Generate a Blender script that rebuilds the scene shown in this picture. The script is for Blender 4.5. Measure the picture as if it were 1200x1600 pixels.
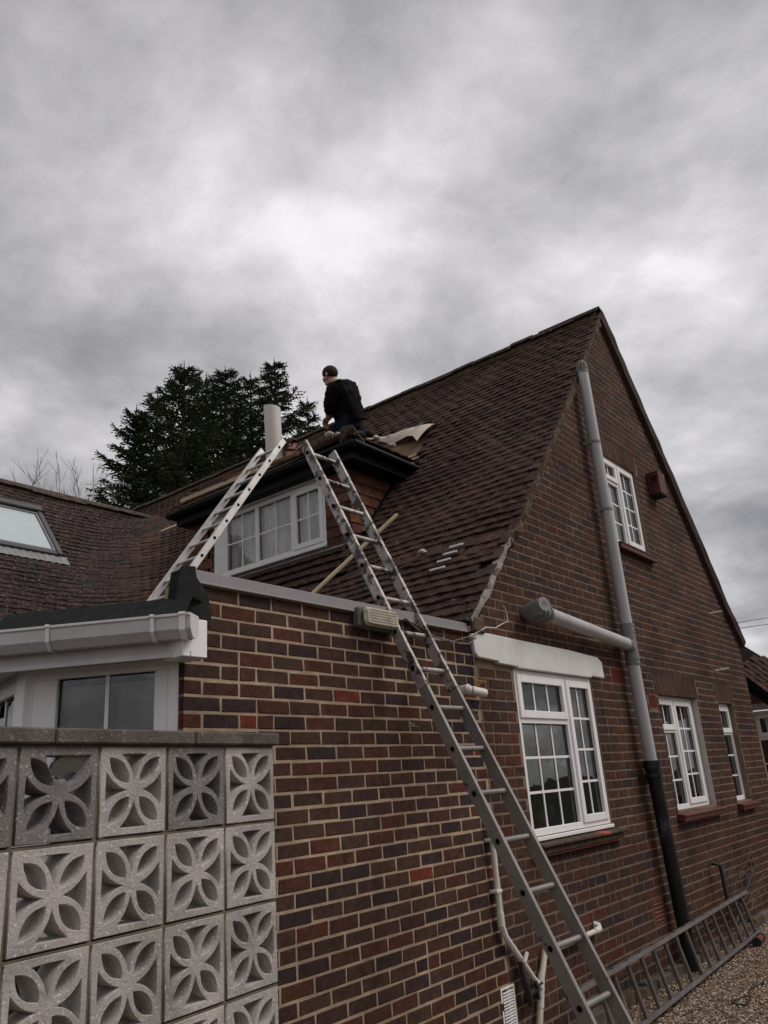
import bpy, bmesh, math, random
import numpy as np
from mathutils import Vector, Matrix, noise as mnoise
random.seed(7)
rng = np.random.default_rng(7)
for o in list(bpy.data.objects):
    bpy.data.objects.remove(o)
S = bpy.context.scene
COL = S.collection
R = math.radians
G = -1.65                       # ground level; the phone is at z = 0

# ---------------------------------------------------------------- camera, sky, sun, exposure
CR = np.array([[0.62874938, 0.21285908, 0.74790723],
               [-0.77466245, 0.25509531, 0.57864019],
               [-0.06761881, -0.94319531, 0.32528496]])      # world <- camera (x right, y down, z forward)
CAM = np.array([0.0, -3.0, 0.0])
cd = bpy.data.cameras.new('camera')
cam = bpy.data.objects.new('camera', cd)
COL.objects.link(cam)
M = Matrix.Identity(4)
for i in range(3):
    M[i][0] = CR[i][0]; M[i][1] = -CR[i][1]; M[i][2] = -CR[i][2]; M[i][3] = CAM[i]
cam.matrix_world = M
cd.sensor_fit = 'VERTICAL'; cd.sensor_height = 36.0; cd.sensor_width = 27.0
cd.lens = 36 * 1250.07 / 1600
cd.clip_start = 0.05; cd.clip_end = 3000
S.camera = cam

W = bpy.data.worlds.new("World"); S.world = W; W.use_nodes = True
nt = W.node_tree; nt.nodes.clear()
def wn(t, **k):
    n = nt.nodes.new(t)
    for a, b in k.items(): setattr(n, a, b)
    return n
SUN_EL, SUN_AZ = 48.0, -38.0    # sun behind the cloud, behind the camera and to its right
def wmath(op, a, b=None):
    n = wn('ShaderNodeMath', operation=op)
    for i, v in enumerate((a, b)):
        if v is None: continue
        if isinstance(v, (int, float)): n.inputs[i].default_value = v
        else: nt.links.new(v, n.inputs[i])
    return n.outputs[0]
tc = wn('ShaderNodeTexCoord')
sp = wn('ShaderNodeSeparateXYZ'); nt.links.new(tc.outputs['Generated'], sp.inputs[0])
zz = wmath('MAXIMUM', sp.outputs[2], 0.0)
den = wmath('ADD', zz, 0.27)
cb = wn('ShaderNodeCombineXYZ')
nt.links.new(wmath('DIVIDE', sp.outputs[0], den), cb.inputs[0])
nt.links.new(wmath('DIVIDE', sp.outputs[1], den), cb.inputs[1])
def wnoise(sc, det, dist, off, rough=.5):
    mp = wn('ShaderNodeMapping'); mp.inputs['Location'].default_value = off
    mp.inputs['Rotation'].default_value = (0, 0, R(35))
    mp.inputs['Scale'].default_value = (1.0, 1.0, 1.0)
    nt.links.new(cb.outputs[0], mp.inputs[0])
    n = wn('ShaderNodeTexNoise'); nt.links.new(mp.outputs[0], n.inputs['Vector'])
    n.inputs['Scale'].default_value = sc; n.inputs['Detail'].default_value = det
    n.inputs['Distortion'].default_value = dist; n.inputs['Roughness'].default_value = rough
    return n.outputs['Fac']
big = wnoise(1.2, 3, .2, (11.3, 9.4, 0))
mid = wnoise(2.0, 10, .2, (0.9, 8.3, 0), .55)
fine = wnoise(9.0, 8, .3, (7.7, 2.2, 0), .62)
tot = wmath('ADD', wmath('ADD', wmath('MULTIPLY', big, .34), wmath('MULTIPLY', mid, .56)), wmath('MULTIPLY', fine, .10))
dt = wn('ShaderNodeVectorMath', operation='DOT_PRODUCT'); nt.links.new(tc.outputs['Generated'], dt.inputs[0])
dt.inputs[1].default_value = (.66, .46, .595)          # the thinner cloud over the house
lobe = wn('ShaderNodeMapRange', interpolation_type='SMOOTHSTEP'); nt.links.new(dt.outputs['Value'], lobe.inputs[0])
for q_, v_ in enumerate((.80, 1.0, -.020, .018)): lobe.inputs[q_ + 1].default_value = v_
tot = wmath('ADD', tot, lobe.outputs[0])
rmp = wn('ShaderNodeValToRGB'); nt.links.new(tot, rmp.inputs[0])
e = rmp.color_ramp.elements
e[0].position = .40; e[0].color = (.20, .194, .204, 1)
e[1].position = .65; e[1].color = (.70, .686, .697, 1)
for p_, c_ in ((.465, .29), (.515, .39), (.55, .47), (.585, .56), (.615, .66)):
    x = rmp.color_ramp.elements.new(p_); x.color = (c_, c_ * .970, c_ * .995, 1)
bg = wn('ShaderNodeBackground'); bg.inputs[1].default_value = 1.0
nt.links.new(rmp.outputs[0], bg.inputs[0])
sky = wn('ShaderNodeTexSky', sky_type='NISHITA'); sky.sun_disc = False
sky.sun_elevation = R(SUN_EL); sky.sun_rotation = R(180 + SUN_AZ)
bg2 = wn('ShaderNodeBackground'); bg2.inputs[1].default_value = .1
nt.links.new(sky.outputs[0], bg2.inputs[0])
mx = wn('ShaderNodeMixShader'); mx.inputs[0].default_value = .06
nt.links.new(bg.outputs[0], mx.inputs[1]); nt.links.new(bg2.outputs[0], mx.inputs[2])
wo = wn('ShaderNodeOutputWorld'); nt.links.new(mx.outputs[0], wo.inputs[0])

sd = bpy.data.lights.new('sun', 'SUN'); sd.energy = 1.35; sd.angle = R(30); sd.color = (1.0, .95, .90)
sun = bpy.data.objects.new('sun', sd); COL.objects.link(sun)
az = R(SUN_AZ)                  # measured from -Y
sv = Vector((-math.sin(az) * math.cos(R(SUN_EL)), -math.cos(az) * math.cos(R(SUN_EL)), math.sin(R(SUN_EL))))
sun.rotation_euler = sv.to_track_quat('Z', 'Y').to_euler()
S.view_settings.view_transform = 'Standard'; S.view_settings.look = 'None'
S.view_settings.exposure = 0.50; S.view_settings.gamma = 1
S.render.engine = 'CYCLES'

# ---------------------------------------------------------------- materials
MATS = {}
def mat(name, base=(.5, .5, .5), rough=.8, spec=.3, metal=0, var=.25, scale=12, bump=.2, bscale=60,
        attr=False, specks=None, specks2=None, stretch=None, macro=0, mscale=1.6):
    m = bpy.data.materials.new(name); m.use_nodes = True
    t = m.node_tree; N = t.nodes; L = t.links
    b = N['Principled BSDF']
    g = N.new('ShaderNodeNewGeometry')
    vec = g.outputs['Position']
    if stretch:
        mp = N.new('ShaderNodeMapping'); mp.inputs['Scale'].default_value = stretch
        L.new(vec, mp.inputs[0]); vec = mp.outputs[0]
    def noise(sc, det=5, rg=.6):
        n = N.new('ShaderNodeTexNoise'); n.inputs['Scale'].default_value = sc
        n.inputs['Detail'].default_value = det; n.inputs['Roughness'].default_value = rg
        L.new(vec, n.inputs['Vector']); return n.outputs['Fac']
    def mix(fac, a, c, mode='MIX'):
        k = N.new('ShaderNodeMix'); k.data_type = 'RGBA'; k.blend_type = mode
        for s, v in ((0, fac), (6, a), (7, c)):
            if isinstance(v, (int, float)): k.inputs[s].default_value = v
            elif isinstance(v, tuple): k.inputs[s].default_value = (*v, 1)
            else: L.new(v, k.inputs[s])
        return k.outputs[2]
    def rng_(f, a0, a1, b0, b1):
        k = N.new('ShaderNodeMapRange'); L.new(f, k.inputs[0])
        for i, v in enumerate((a0, a1, b0, b1)): k.inputs[i + 1].default_value = v
        return k.outputs[0]
    if attr:
        a = N.new('ShaderNodeAttribute'); a.attribute_name = 'tint'; c = a.outputs['Color']
    else:
        c = base
    n1 = noise(scale)
    v = rng_(n1, .25, .75, 1 - var, 1 + var)
    cv = N.new('ShaderNodeCombineXYZ')
    for i in range(3): L.new(v, cv.inputs[i])
    c = mix(1.0, c, cv.outputs[0], 'MULTIPLY')
    if macro:
        mv = rng_(noise(mscale, 3), .3, .7, 1 - macro, 1 + macro); mc = N.new('ShaderNodeCombineXYZ')
        for i in range(3): L.new(mv, mc.inputs[i])
        c = mix(1.0, c, mc.outputs[0], 'MULTIPLY')
    for s in (specks, specks2):
        if s:
            col, sc, lo, hi, amt = s
            f = rng_(noise(sc, 6, .65), lo, hi, 0, amt)
            c = mix(f, c, col)
    L.new(c, b.inputs['Base Color'])
    b.inputs['Roughness'].default_value = rough
    b.inputs['Specular IOR Level'].default_value = spec
    b.inputs['Metallic'].default_value = metal
    if bump:
        bp = N.new('ShaderNodeBump'); bp.inputs['Strength'].default_value = bump
        bp.inputs['Distance'].default_value = .01
        L.new(noise(bscale, 6, .7), bp.inputs['Height']); L.new(bp.outputs[0], b.inputs['Normal'])
    MATS[name] = m
    return m

mat('brick_face', attr=True, macro=.28, rough=.9, spec=.12, var=.42, scale=24, bump=.9, bscale=95,
    specks=((.30, .225, .15), 75, .665, .72, .65), specks2=((.024, .017, .018), 11, .56, .70, .75))
mat('mortar_tan', (.41, .305, .215), .95, .1, var=.35, scale=9, bump=.8, bscale=150, macro=.3)
mat('mortar_grey', (.20, .145, .105), .95, .1, var=.25, scale=9, bump=.8, bscale=150, macro=.3)
mat('tile_face', attr=True, macro=.25, mscale=1.1, rough=.9, spec=.12, var=.38, scale=14, bump=.5, bscale=90,
    specks=((.27, .245, .215), 30, .585, .68, .6), specks2=((.020, .015, .014), 9, .60, .74, .55))
mat('tile_mossy', attr=True, macro=.25, mscale=1.1, rough=.9, spec=.12, var=.38, scale=14, bump=.5, bscale=90,
    specks=((.27, .25, .23), 34, .565, .66, .7), specks2=((.055, .06, .02), 3.2, .60, .74, .5))
mat('ridge_clay', (.075, .058, .05), .9, .2, var=.4, scale=10, bump=.6, bscale=60,
    specks=((.26, .25, .21), 24, .56, .66, .6))
mat('roof_deck', (.018, .014, .013), .95, .1, var=.3, bump=0)
mat('verge_mortar', (.125, .088, .06), .95, .1, var=.45, scale=14, bump=1, bscale=50,
    specks=((.045, .032, .022), 16, .52, .62, .8))
mat('verge_cement', (.36, .325, .295), .95, .15, var=.3, scale=14, bump=1, bscale=60,
    specks=((.09, .07, .055), 20, .55, .62, .85))
mat('bargeboard', (.04, .022, .016), .8, .3, var=.35, bump=.2)
mat('white_upvc', (.84, .82, .82), .35, .45, var=.05, scale=6, bump=.02,
    specks=((.35, .31, .28), 7, .66, .80, .35))
mat('white_upvc_dirty', (.60, .575, .575), .4, .4, var=.12, scale=5, bump=.03, stretch=(1, 1, 1),
    specks=((.30, .26, .22), 9, .58, .76, .45))
mat('black_plastic', (.008, .008, .009), .6, .2, var=.3, bump=.05)
mat('black_iron', (.011, .012, .015), .42, .5, var=.4, scale=7, bump=.2, bscale=30,
    specks=((.20, .21, .24), 4.5, .64, .70, .6), stretch=(1, 1, .35))
mat('grey_pvc', (.44, .435, .445), .45, .35, var=.16, scale=9, bump=.03, stretch=(1, 1, .12), macro=.08, specks=((.17, .15, .13), 9, .56, .72, .45))
mat('grey_pvc_dark', (.20, .195, .20), .5, .35, var=.15, bump=.05)
mat('white_pvc', (.66, .64, .60), .4, .4, var=.1, bump=.02, specks=((.30, .27, .22), 14, .6, .76, .4))
mat('cream_pvc', (.62, .58, .44), .4, .4, var=.12, bump=.02, specks=((.25, .2, .14), 12, .6, .76, .4))
mat('aluminium', (.62, .59, .575), .42, .5, metal=.55, var=.2, scale=9, bump=.08, specks=((.22, .19, .17), 10, .58, .7, .5))
mat('aluminium_splattered', (.38, .345, .325), .5, .4, metal=.35, var=.3, scale=8, bump=.25, bscale=40,
    specks=((.035, .027, .024), 13, .50, .56, .9), specks2=((.62, .58, .55), 19, .60, .66, .75))
mat('aluminium_scuffed', (.24, .22, .205), .5, .4, metal=.4, var=.2, scale=7, bump=.12, bscale=40,
    specks=((.05, .04, .035), 11, .61, .67, .8), specks2=((.5, .46, .44), 17, .67, .72, .6))
mat('aluminium_old', (.155, .135, .13), .6, .4, metal=.4, var=.3, scale=9, bump=.15, bscale=40,
    specks=((.40, .36, .34), 15, .62, .70, .6))
mat('edge_trim', (.25, .235, .24), .45, .4, var=.08, scale=6, bump=.03, specks=((.2, .18, .17), 8, .6, .8, .3))
mat('felt', (.026, .028, .028), .95, .15, var=.35, scale=20, bump=1, bscale=220, specks=((.17, .18, .18), 160, .60, .68, .8))
mat('screed', (.10, .10, .10), .95, .1, bump=.4)
mat('render_white', (.68, .665, .645), .8, .2, var=.10, scale=5, bump=.3, bscale=25,
    specks=((.30, .28, .25), 7, .62, .74, .5), specks2=((.40, .38, .35), 2.2, .60, .8, .35))
mat('render_grey', (.42, .40, .39), .85, .2, var=.1, bump=.2)
mat('sill_red', (.115, .034, .027), .5, .4, var=.25, scale=18, bump=.15)
mat('sill_brown', (.085, .058, .044), .85, .2, var=.5, scale=25, bump=.5, specks=((.26, .24, .2), 25, .62, .72, .6))
mat('sill_tile_red', (.30, .075, .045), .7, .3, var=.25, bump=.3)
mat('terracotta', (.15, .035, .022), .8, .25, var=.3, scale=30, bump=.3)
mat('vent_ochre', (.25, .13, .055), .85, .2, var=.25, bump=.3)
mat('alarm_red', (.085, .022, .016), .6, .3, var=.3, scale=9, bump=.1, specks=((.22, .09, .04), 7, .55, .68, .7))
mat('dark_hole', (.006, .005, .005), .95, .05, bump=0)
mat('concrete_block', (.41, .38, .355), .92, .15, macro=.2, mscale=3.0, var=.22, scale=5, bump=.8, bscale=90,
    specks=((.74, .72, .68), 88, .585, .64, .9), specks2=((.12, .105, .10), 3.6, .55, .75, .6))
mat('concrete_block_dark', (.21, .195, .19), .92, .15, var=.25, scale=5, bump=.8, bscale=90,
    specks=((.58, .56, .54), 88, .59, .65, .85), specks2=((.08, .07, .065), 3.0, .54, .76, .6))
mat('joint_mortar', (.16, .135, .10), .95, .1, var=.3, scale=12, bump=.8, bscale=80, specks=((.06, .065, .03), 5, .55, .7, .6))
mat('coping_stone', (.135, .115, .10), .95, .15, var=.35, scale=9, bump=1, bscale=70,
    specks=((.30, .28, .25), 38, .60, .68, .7), specks2=((.045, .04, .032), 5, .50, .7, .7))
mat('timber_pale', (.52, .41, .28), .75, .2, var=.2, scale=6, bump=.2, stretch=(1, 1, 1))
mat('timber_brown', (.16, .085, .045), .75, .2, var=.3, scale=8, bump=.2)
mat('membrane', (.66, .56, .46), .7, .2, var=.08, scale=3, bump=.1)
mat('membrane_old', (.27, .18, .115), .9, .1, var=.35, scale=5, bump=.4, bscale=20)
mat('print_grey', (.20, .19, .19), .8, .1, var=.2, bump=0)
mat('sheet_white', (.70, .64, .60), .55, .3, var=.05, scale=3, bump=.05)
mat('mortar_lump', (.52, .47, .41), .95, .1, var=.2, bump=.8, bscale=60)
mat('lens_yellowed', (.40, .37, .27), .3, .5, var=.2, scale=14, bump=.1, specks=((.12, .1, .07), 10, .55, .7, .6))
mat('fitting_grey', (.13, .125, .11), .6, .3, var=.2, bump=.1)
mat('cable_grey', (.22, .20, .18), .7, .2, var=.2, bump=0)
mat('cable_black', (.02, .02, .02), .7, .2, bump=0)
mat('stain_white', (.55, .52, .50), .9, .1, bump=0)
mat('skin', (.50, .27, .20), .55, .35, var=.08, scale=20, bump=.05)
mat('hair_dark', (.040, .024, .017), .8, .2, var=.4, scale=70, bump=.6, bscale=150)
mat('hair_brown', (.085, .048, .028), .8, .2, var=.4, scale=70, bump=.6, bscale=150)
mat('jumper_black', (.010, .009, .010), .95, .1, var=.4, scale=14, bump=.5, bscale=25)
mat('denim', (.013, .018, .032), .9, .1, var=.35, scale=22, bump=.4, bscale=60)
mat('shirt_pale', (.50, .37, .30), .85, .1, var=.15, scale=14, bump=.4, bscale=25)
mat('curtain_net', (.86, .84, .84), .9, .1, var=.42, scale=9, bump=.3, bscale=20, stretch=(1, 1, .2))
mat('blind_grey', (.30, .28, .27), .9, .1, var=.1, bump=.1)
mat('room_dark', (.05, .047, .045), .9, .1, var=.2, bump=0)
mat('room_pale', (.30, .28, .26), .9, .1, var=.1, bump=0)
mat('frosted', (.33, .31, .285), .5, .2, var=.2, scale=3, bump=.2, bscale=12)
mat('skylight_glass', (.50, .56, .57), .12, .5, var=.06, scale=1.5, bump=0)
mat('skylight_frame', (.085, .08, .078), .4, .5, metal=.3, var=.15, bump=.05)
mat('lead', (.24, .235, .24), .6, .4, metal=.3, var=.2, scale=8, bump=.2)
mat('gravel_ground', (.16, .115, .08), .95, .15, var=.5, scale=45, bump=1, bscale=120,
    specks=((.42, .33, .24), 60, .56, .64, .7), specks2=((.04, .028, .02), 48, .56, .64, .8))
mat('stone_face', attr=True, rough=.8, spec=.3, var=.3, scale=60, bump=.2)
mat('bark', (.09, .07, .055), .95, .1, var=.4, scale=9, bump=.8, bscale=30, stretch=(1, 1, .3))
mat('bark_bare', (.13, .105, .09), .95, .1, var=.3, bump=0)
mat('shaded_brick', (.07, .034, .027), .9, .1, var=.4, scale=6, bump=.4)  # bay brick with the shade behind the screen wall put into its colour
mat('needles', attr=True, rough=.75, spec=.25, var=.3, scale=2, bump=0)
mat('flower_yellow', (.35, .33, .04), .8, .2, var=.4, scale=40, bump=.2)
mat('leaf_green', (.05, .09, .03), .8, .2, var=.4, bump=0)
mat('wicker', (.30, .20, .10), .85, .2, var=.4, scale=40, bump=.3)
mat('blue_glaze', (.08, .12, .22), .3, .5, var=.3, bump=0)
mat('rust_steel', (.03, .028, .028), .7, .4, metal=.3, var=.4, bump=.2)
mat('twig_dry', (.20, .15, .10), .9, .1, var=.3, bump=0)
mat('neighbour_brick', (.16, .09, .07), .9, .2, var=.3, scale=6, bump=.2)
mat('grass_green', (.045, .045, .032), .95, .1, var=.4, scale=3, bump=.4)
mat('hedge_green', (.035, .05, .022), .95, .1, var=.5, scale=6, bump=1, bscale=8)

def glass_mat():
    m = bpy.data.materials.new('window_glass'); m.use_nodes = True
    t = m.node_tree; N = t.nodes; L = t.links; N.clear()
    tr = N.new('ShaderNodeBsdfTransparent'); tr.inputs[0].default_value = (.93, .95, .94, 1)
    gl = N.new('ShaderNodeBsdfGlossy'); gl.inputs['Roughness'].default_value = .02
    gl.inputs['Color'].default_value = (.9, .92, .92, 1)
    fr = N.new('ShaderNodeFresnel'); fr.inputs[0].default_value = 1.9
    mxx = N.new('ShaderNodeMixShader'); o = N.new('ShaderNodeOutputMaterial')
    g = N.new('ShaderNodeNewGeometry')
    n = N.new('ShaderNodeTexNoise'); n.inputs['Scale'].default_value = 3.0; L.new(g.outputs['Position'], n.inputs['Vector'])
    bp = N.new('ShaderNodeBump'); bp.inputs['Strength'].default_value = .06; bp.inputs['Distance'].default_value = .05
    L.new(n.outputs['Fac'], bp.inputs['Height']); L.new(bp.outputs[0], gl.inputs['Normal'])
    L.new(fr.outputs[0], mxx.inputs[0]); L.new(tr.outputs[0], mxx.inputs[1]); L.new(gl.outputs[0], mxx.inputs[2])
    L.new(mxx.outputs[0], o.inputs[0])
    MATS['window_glass'] = m
glass_mat()

# ---------------------------------------------------------------- helpers
def WP(o):
    "world location of a thing or part (no rotations are used on parents)"
    p = Vector((0, 0, 0))
    while o is not None:
        p += o.location; o = o.parent
    return p
def thing(name, label, cat, loc=(0, 0, 0), group=None):
    o = bpy.data.objects.new(name, None); COL.objects.link(o)
    o.empty_display_size = .2
    o.location = loc; o['label'] = label; o['category'] = cat
    if group: o['group'] = group
    return o
def tag(o, label=None, cat=None, group=None, kind=None):
    if label: o['label'] = label
    if cat: o['category'] = cat
    if group: o['group'] = group
    if kind: o['kind'] = kind
    return o
class Fr:
    def __init__(s, o, u, v, n):
        s.o = Vector(o); s.u = Vector(u).normalized(); s.v = Vector(v).normalized(); s.n = Vector(n).normalized()
    def __call__(s, a, b, c): return s.o + s.u * a + s.v * b + s.n * c
WF = Fr((0, 0, 0), (1, 0, 0), (0, 1, 0), (0, 0, 1))
class MB:
    def __init__(s): s.v = []; s.f = []; s.sm = []
    def add(s, vs, fs, smooth=False):
        k = len(s.v); s.v += [tuple(p) for p in vs]; s.f += [tuple(i + k for i in f) for f in fs]
        s.sm += [smooth] * len(fs)
    def box(s, fr, a, b, ch=0):
        (a0, a1), (b0, b1), (c0, c1) = [(min(p, q), max(p, q)) for p, q in zip(a, b)]
        vs = [fr(p, q, r) for r in (c0, c1) for q in (b0, b1) for p in (a0, a1)]
        s.add(vs, [(0, 2, 3, 1), (4, 5, 7, 6), (0, 1, 5, 4), (2, 6, 7, 3), (0, 4, 6, 2), (1, 3, 7, 5)])
        return s
    def prism(s, fr, poly, c0, c1):
        n = len(poly)
        vs = [fr(p[0], p[1], c0) for p in poly] + [fr(p[0], p[1], c1) for p in poly]
        s.add(vs, [tuple(range(n))[::-1], tuple(range(n, 2 * n))] + [(i, (i + 1) % n, n + (i + 1) % n, n + i) for i in range(n)])
        return s
    def tube(s, pts, r, n=8, cap=True, smooth=True, arc=None):
        pts = [Vector(p) for p in pts]; rs = r if isinstance(r, (list, tuple)) else [r] * len(pts)
        rings = []; up = None
        for i, p in enumerate(pts):
            d = (pts[min(i + 1, len(pts) - 1)] - pts[max(i - 1, 0)]).normalized()
            if up is None: up = d.orthogonal().normalized()
            up = (up - d * up.dot(d)).normalized(); w = d.cross(up)
            rings.append([p + (up * math.cos(2 * math.pi * k / n) + w * math.sin(2 * math.pi * k / n)) * rs[i] for k in range(n)])
        vs = [q for rr in rings for q in rr]
        fs = [(i * n + k, i * n + (k + 1) % n, (i + 1) * n + (k + 1) % n, (i + 1) * n + k) for i in range(len(pts) - 1) for k in range(n)]
        s.add(vs, fs, smooth)
        if cap:
            s.add(rings[0], [tuple(range(n))[::-1]]); s.add(rings[-1], [tuple(range(n))])
        return s
    def ball(s, c, r, n=8, m=6, sc=(1, 1, 1)):
        vs = []; c = Vector(c)
        for i in range(m + 1):
            t = math.pi * i / m
            for k in range(n):
                a = 2 * math.pi * k / n
                vs.append(c + Vector((math.sin(t) * math.cos(a) * r * sc[0], math.sin(t) * math.sin(a) * r * sc[1], math.cos(t) * r * sc[2])))
        s.add(vs, [(i * n + k, (i + 1) * n + k, (i + 1) * n + (k + 1) % n, i * n + (k + 1) % n) for i in range(m) for k in range(n)], True)
        return s
    def build(s, name, m, parent=None, bevel=0, recalc=True):
        me = bpy.data.meshes.new(name)
        org = WP(parent) if parent else Vector((0, 0, 0))
        me.from_pydata([tuple(Vector(p) - org) for p in s.v], [], s.f)
        me.polygons.foreach_set('use_smooth', s.sm)
        me.materials.append(MATS[m]); me.update()
        bm = bmesh.new(); bm.from_mesh(me)
        if recalc: bmesh.ops.recalc_face_normals(bm, faces=bm.faces)
        if bevel:
            ed = [e for e in bm.edges if len(e.link_faces) == 2 and e.calc_face_angle(0) > .6]
            bmesh.ops.bevel(bm, geom=ed, offset=bevel, segments=1, affect='EDGES', clamp_overlap=True)
        bm.to_mesh(me); bm.free()
        o = bpy.data.objects.new(name, me); COL.objects.link(o)
        if parent: o.parent = parent
        return o

def proj(P):
    "pixel (in a 1200 x 1600 picture) and depth of world points, used only to rank which pieces show largest"
    c = (np.atleast_2d(P) - CAM) @ CR
    z = np.maximum(c[:, 2], 1e-3)
    return 600 + 1250.07 * c[:, 0] / z, 800 + 1250.07 * c[:, 1] / z, c[:, 2]

# pieces: (template, 4x4 matrix, tint index); the largest in view become objects, the rest one stuff mesh
PIECE_MESH = {}
def piece_mesh(name, tkey, tmpl, tint, tints, m):
    k = (tkey, tint, m)
    if k not in PIECE_MESH:
        me = bpy.data.meshes.new(name)
        me.from_pydata([tuple(v) for v in tmpl[0]], [], tmpl[1])
        a = me.attributes.new('tint', 'FLOAT_COLOR', 'POINT')
        a.data.foreach_set('color', list((*tints[tint], 1)) * len(tmpl[0]))
        me.materials.append(MATS[m]); me.update()
        PIECE_MESH[k] = me
    return PIECE_MESH[k]
def place_pieces(name, pieces, templates, tints, m, parent, hidden=None, limit=300):
    if not pieces: return
    P = np.array([p[1][:3, 3] for p in pieces])
    x, y, z = proj(P)
    sc = 1.0 / np.maximum(z, .1)
    inside = (z > .2) & (x > -20) & (x < 1220) & (y > -20) & (y < 1620)
    if hidden is not None: inside &= ~hidden(P, x, y)
    sc = np.where(inside, sc, -1)
    order = np.argsort(-sc)
    top = [i for i in order[:limit] if sc[i] > 0]
    org = WP(parent)
    for i in top:
        tk, Mx, ti = pieces[i]
        o = bpy.data.objects.new(name, piece_mesh(name, tk, templates[tk], ti, tints, m))
        COL.objects.link(o); o.parent = parent
        mm = Matrix([list(r) for r in Mx]); mm.translation = mm.translation - org
        o.matrix_local = mm
    rest = [i for i in range(len(pieces)) if i not in set(top)]
    if not rest: return
    V = []; F = []; T = []; k = 0
    for i in rest:
        tk, Mx, ti = pieces[i]
        v = np.asarray(templates[tk][0]); v = v @ Mx[:3, :3].T + Mx[:3, 3] - np.array(org)
        V.append(v); F += [tuple(a + k for a in f) for f in templates[tk][1]]
        T.append(np.tile(np.array([*tints[ti], 1]), (len(v), 1))); k += len(v)
    me = bpy.data.meshes.new(name + 's'); me.from_pydata(np.vstack(V).tolist(), [], F)
    a = me.attributes.new('tint', 'FLOAT_COLOR', 'POINT'); a.data.foreach_set('color', np.vstack(T).ravel())
    me.materials.append(MATS[m]); me.update()
    o = bpy.data.objects.new(name + 's', me); COL.objects.link(o); o.parent = parent; o['kind'] = 'stuff'
    return o

def mtx(o, u, v, n):
    m_ = np.eye(4)
    m_[:3, 0] = u; m_[:3, 1] = v; m_[:3, 2] = n; m_[:3, 3] = o
    return m_

def brick_template(w, h, seed):
    w -= .002; h -= .0022
    "front face proud, chamfered arris, a little uneven; local x along the wall, y into the wall, z up"
    r = random.Random(seed); j = lambda s: r.uniform(-s, s)
    c = .0035
    vs = []
    for (yy, ins) in ((-.000, c), (.0035, 0), (.018, 0)):
        for sx, sz in ((-1, -1), (1, -1), (1, 1), (-1, 1)):
            vs.append((sx * (w / 2 - ins) + (j(.0030) if yy < .01 else 0), yy + (j(.0015) if yy == 0 else 0), sz * (h / 2 - ins) + (j(.0024) if yy < .01 else 0)))
    fs = [(3, 2, 1, 0)]
    fs = [(0, 1, 2, 3)]
    for k in range(2):
        for i in range(4):
            a, b = k * 4 + i, k * 4 + (i + 1) % 4
            fs.append((a, a + 4, b + 4, b))
    return vs, fs

# ---------------------------------------------------------------- brickwork
EXT_TINTS = [(.090, .029, .020), (.076, .027, .020), (.104, .031, .020), (.066, .027, .021), (.038, .024, .026), (.134, .032, .019),
             (.084, .030, .020), (.074, .029, .019), (.056, .027, .023), (.112, .031, .019), (.082, .026, .020), (.064, .029, .021)]
GAB_TINTS = [(.072, .031, .022), (.061, .031, .023), (.080, .031, .021), (.050, .028, .024), (.066, .034, .025), (.082, .031, .020),
             (.042, .025, .024), (.070, .034, .024), (.058, .031, .024), (.086, .030, .020), (.062, .028, .023), (.072, .036, .024)]
EXT_TINTS = [(a * 1.10, b * 1.16, c * 1.18) for a, b, c in EXT_TINTS]
GAB_TINTS = [(a * 1.06, b * 1.16, c * 1.20) for a, b, c in GAB_TINTS]
TPL = {}
def btpl(w, h=.065):
    w = round(w, 3); k = ('b', w, h, random.randrange(6))
    if k not in TPL: TPL[k] = brick_template(w, h, hash((w, k[3])) % 1000)
    return k
def lay_bricks(x0f, x1f, z0, z1, holes, half_rate, z_off, phase, gap=.010, jz=.0012):
    "stretcher bond between x0f(z) and x1f(z); returns (xc, zc, w) rows"
    out = []; row = math.floor((z0 - z_off) / .075)
    while True:
        zb = z_off + row * .075
        if zb + .065 > z1: break
        if zb < z0 - .03: row += 1; continue
        a, b = x0f(zb + .07), x1f(zb + .07)
        spans = [(a, b)]
        for (h0, h1, g0, g1) in holes:
            if zb + .05 > g0 and zb + .02 < g1:
                ns = []
                for s, t in spans:
                    if h1 <= s or h0 >= t: ns.append((s, t)); continue
                    if h0 - s > .02: ns.append((s, h0 - gap))
                    if t - h1 > .02: ns.append((h1 + gap, t))
                spans = ns
        rr = random.Random(row * 7919 + int(phase * 1000))
        x = phase + (0 if row % 2 else .1125) + math.floor((a - phase) / .225 - 2) * .225
        cells = []
        while x < b:
            w = .215
            if rr.random() < half_rate: w = .1025
            cells.append((x, x + w)); x += w + gap
            if w < .2:
                cells.append((x, x + .1025)); x += .1025 + gap
        for s, t in spans:
            for c0, c1 in cells:
                p, q = max(c0, s), min(c1, t)
                if q - p > .028: out.append(((p + q) / 2, zb + .0325 + rr.uniform(-jz, jz), q - p))
        row += 1
    return out

HX = Vector((1, 0, 0)); HY = Vector((0, 1, 0)); HZ = Vector((0, 0, 1))
EXT_X0, EXT_X1 = 2.305, 4.80
EXT_TOP = 0.985
GX1 = 11.50                     # right end of the gable wall

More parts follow.
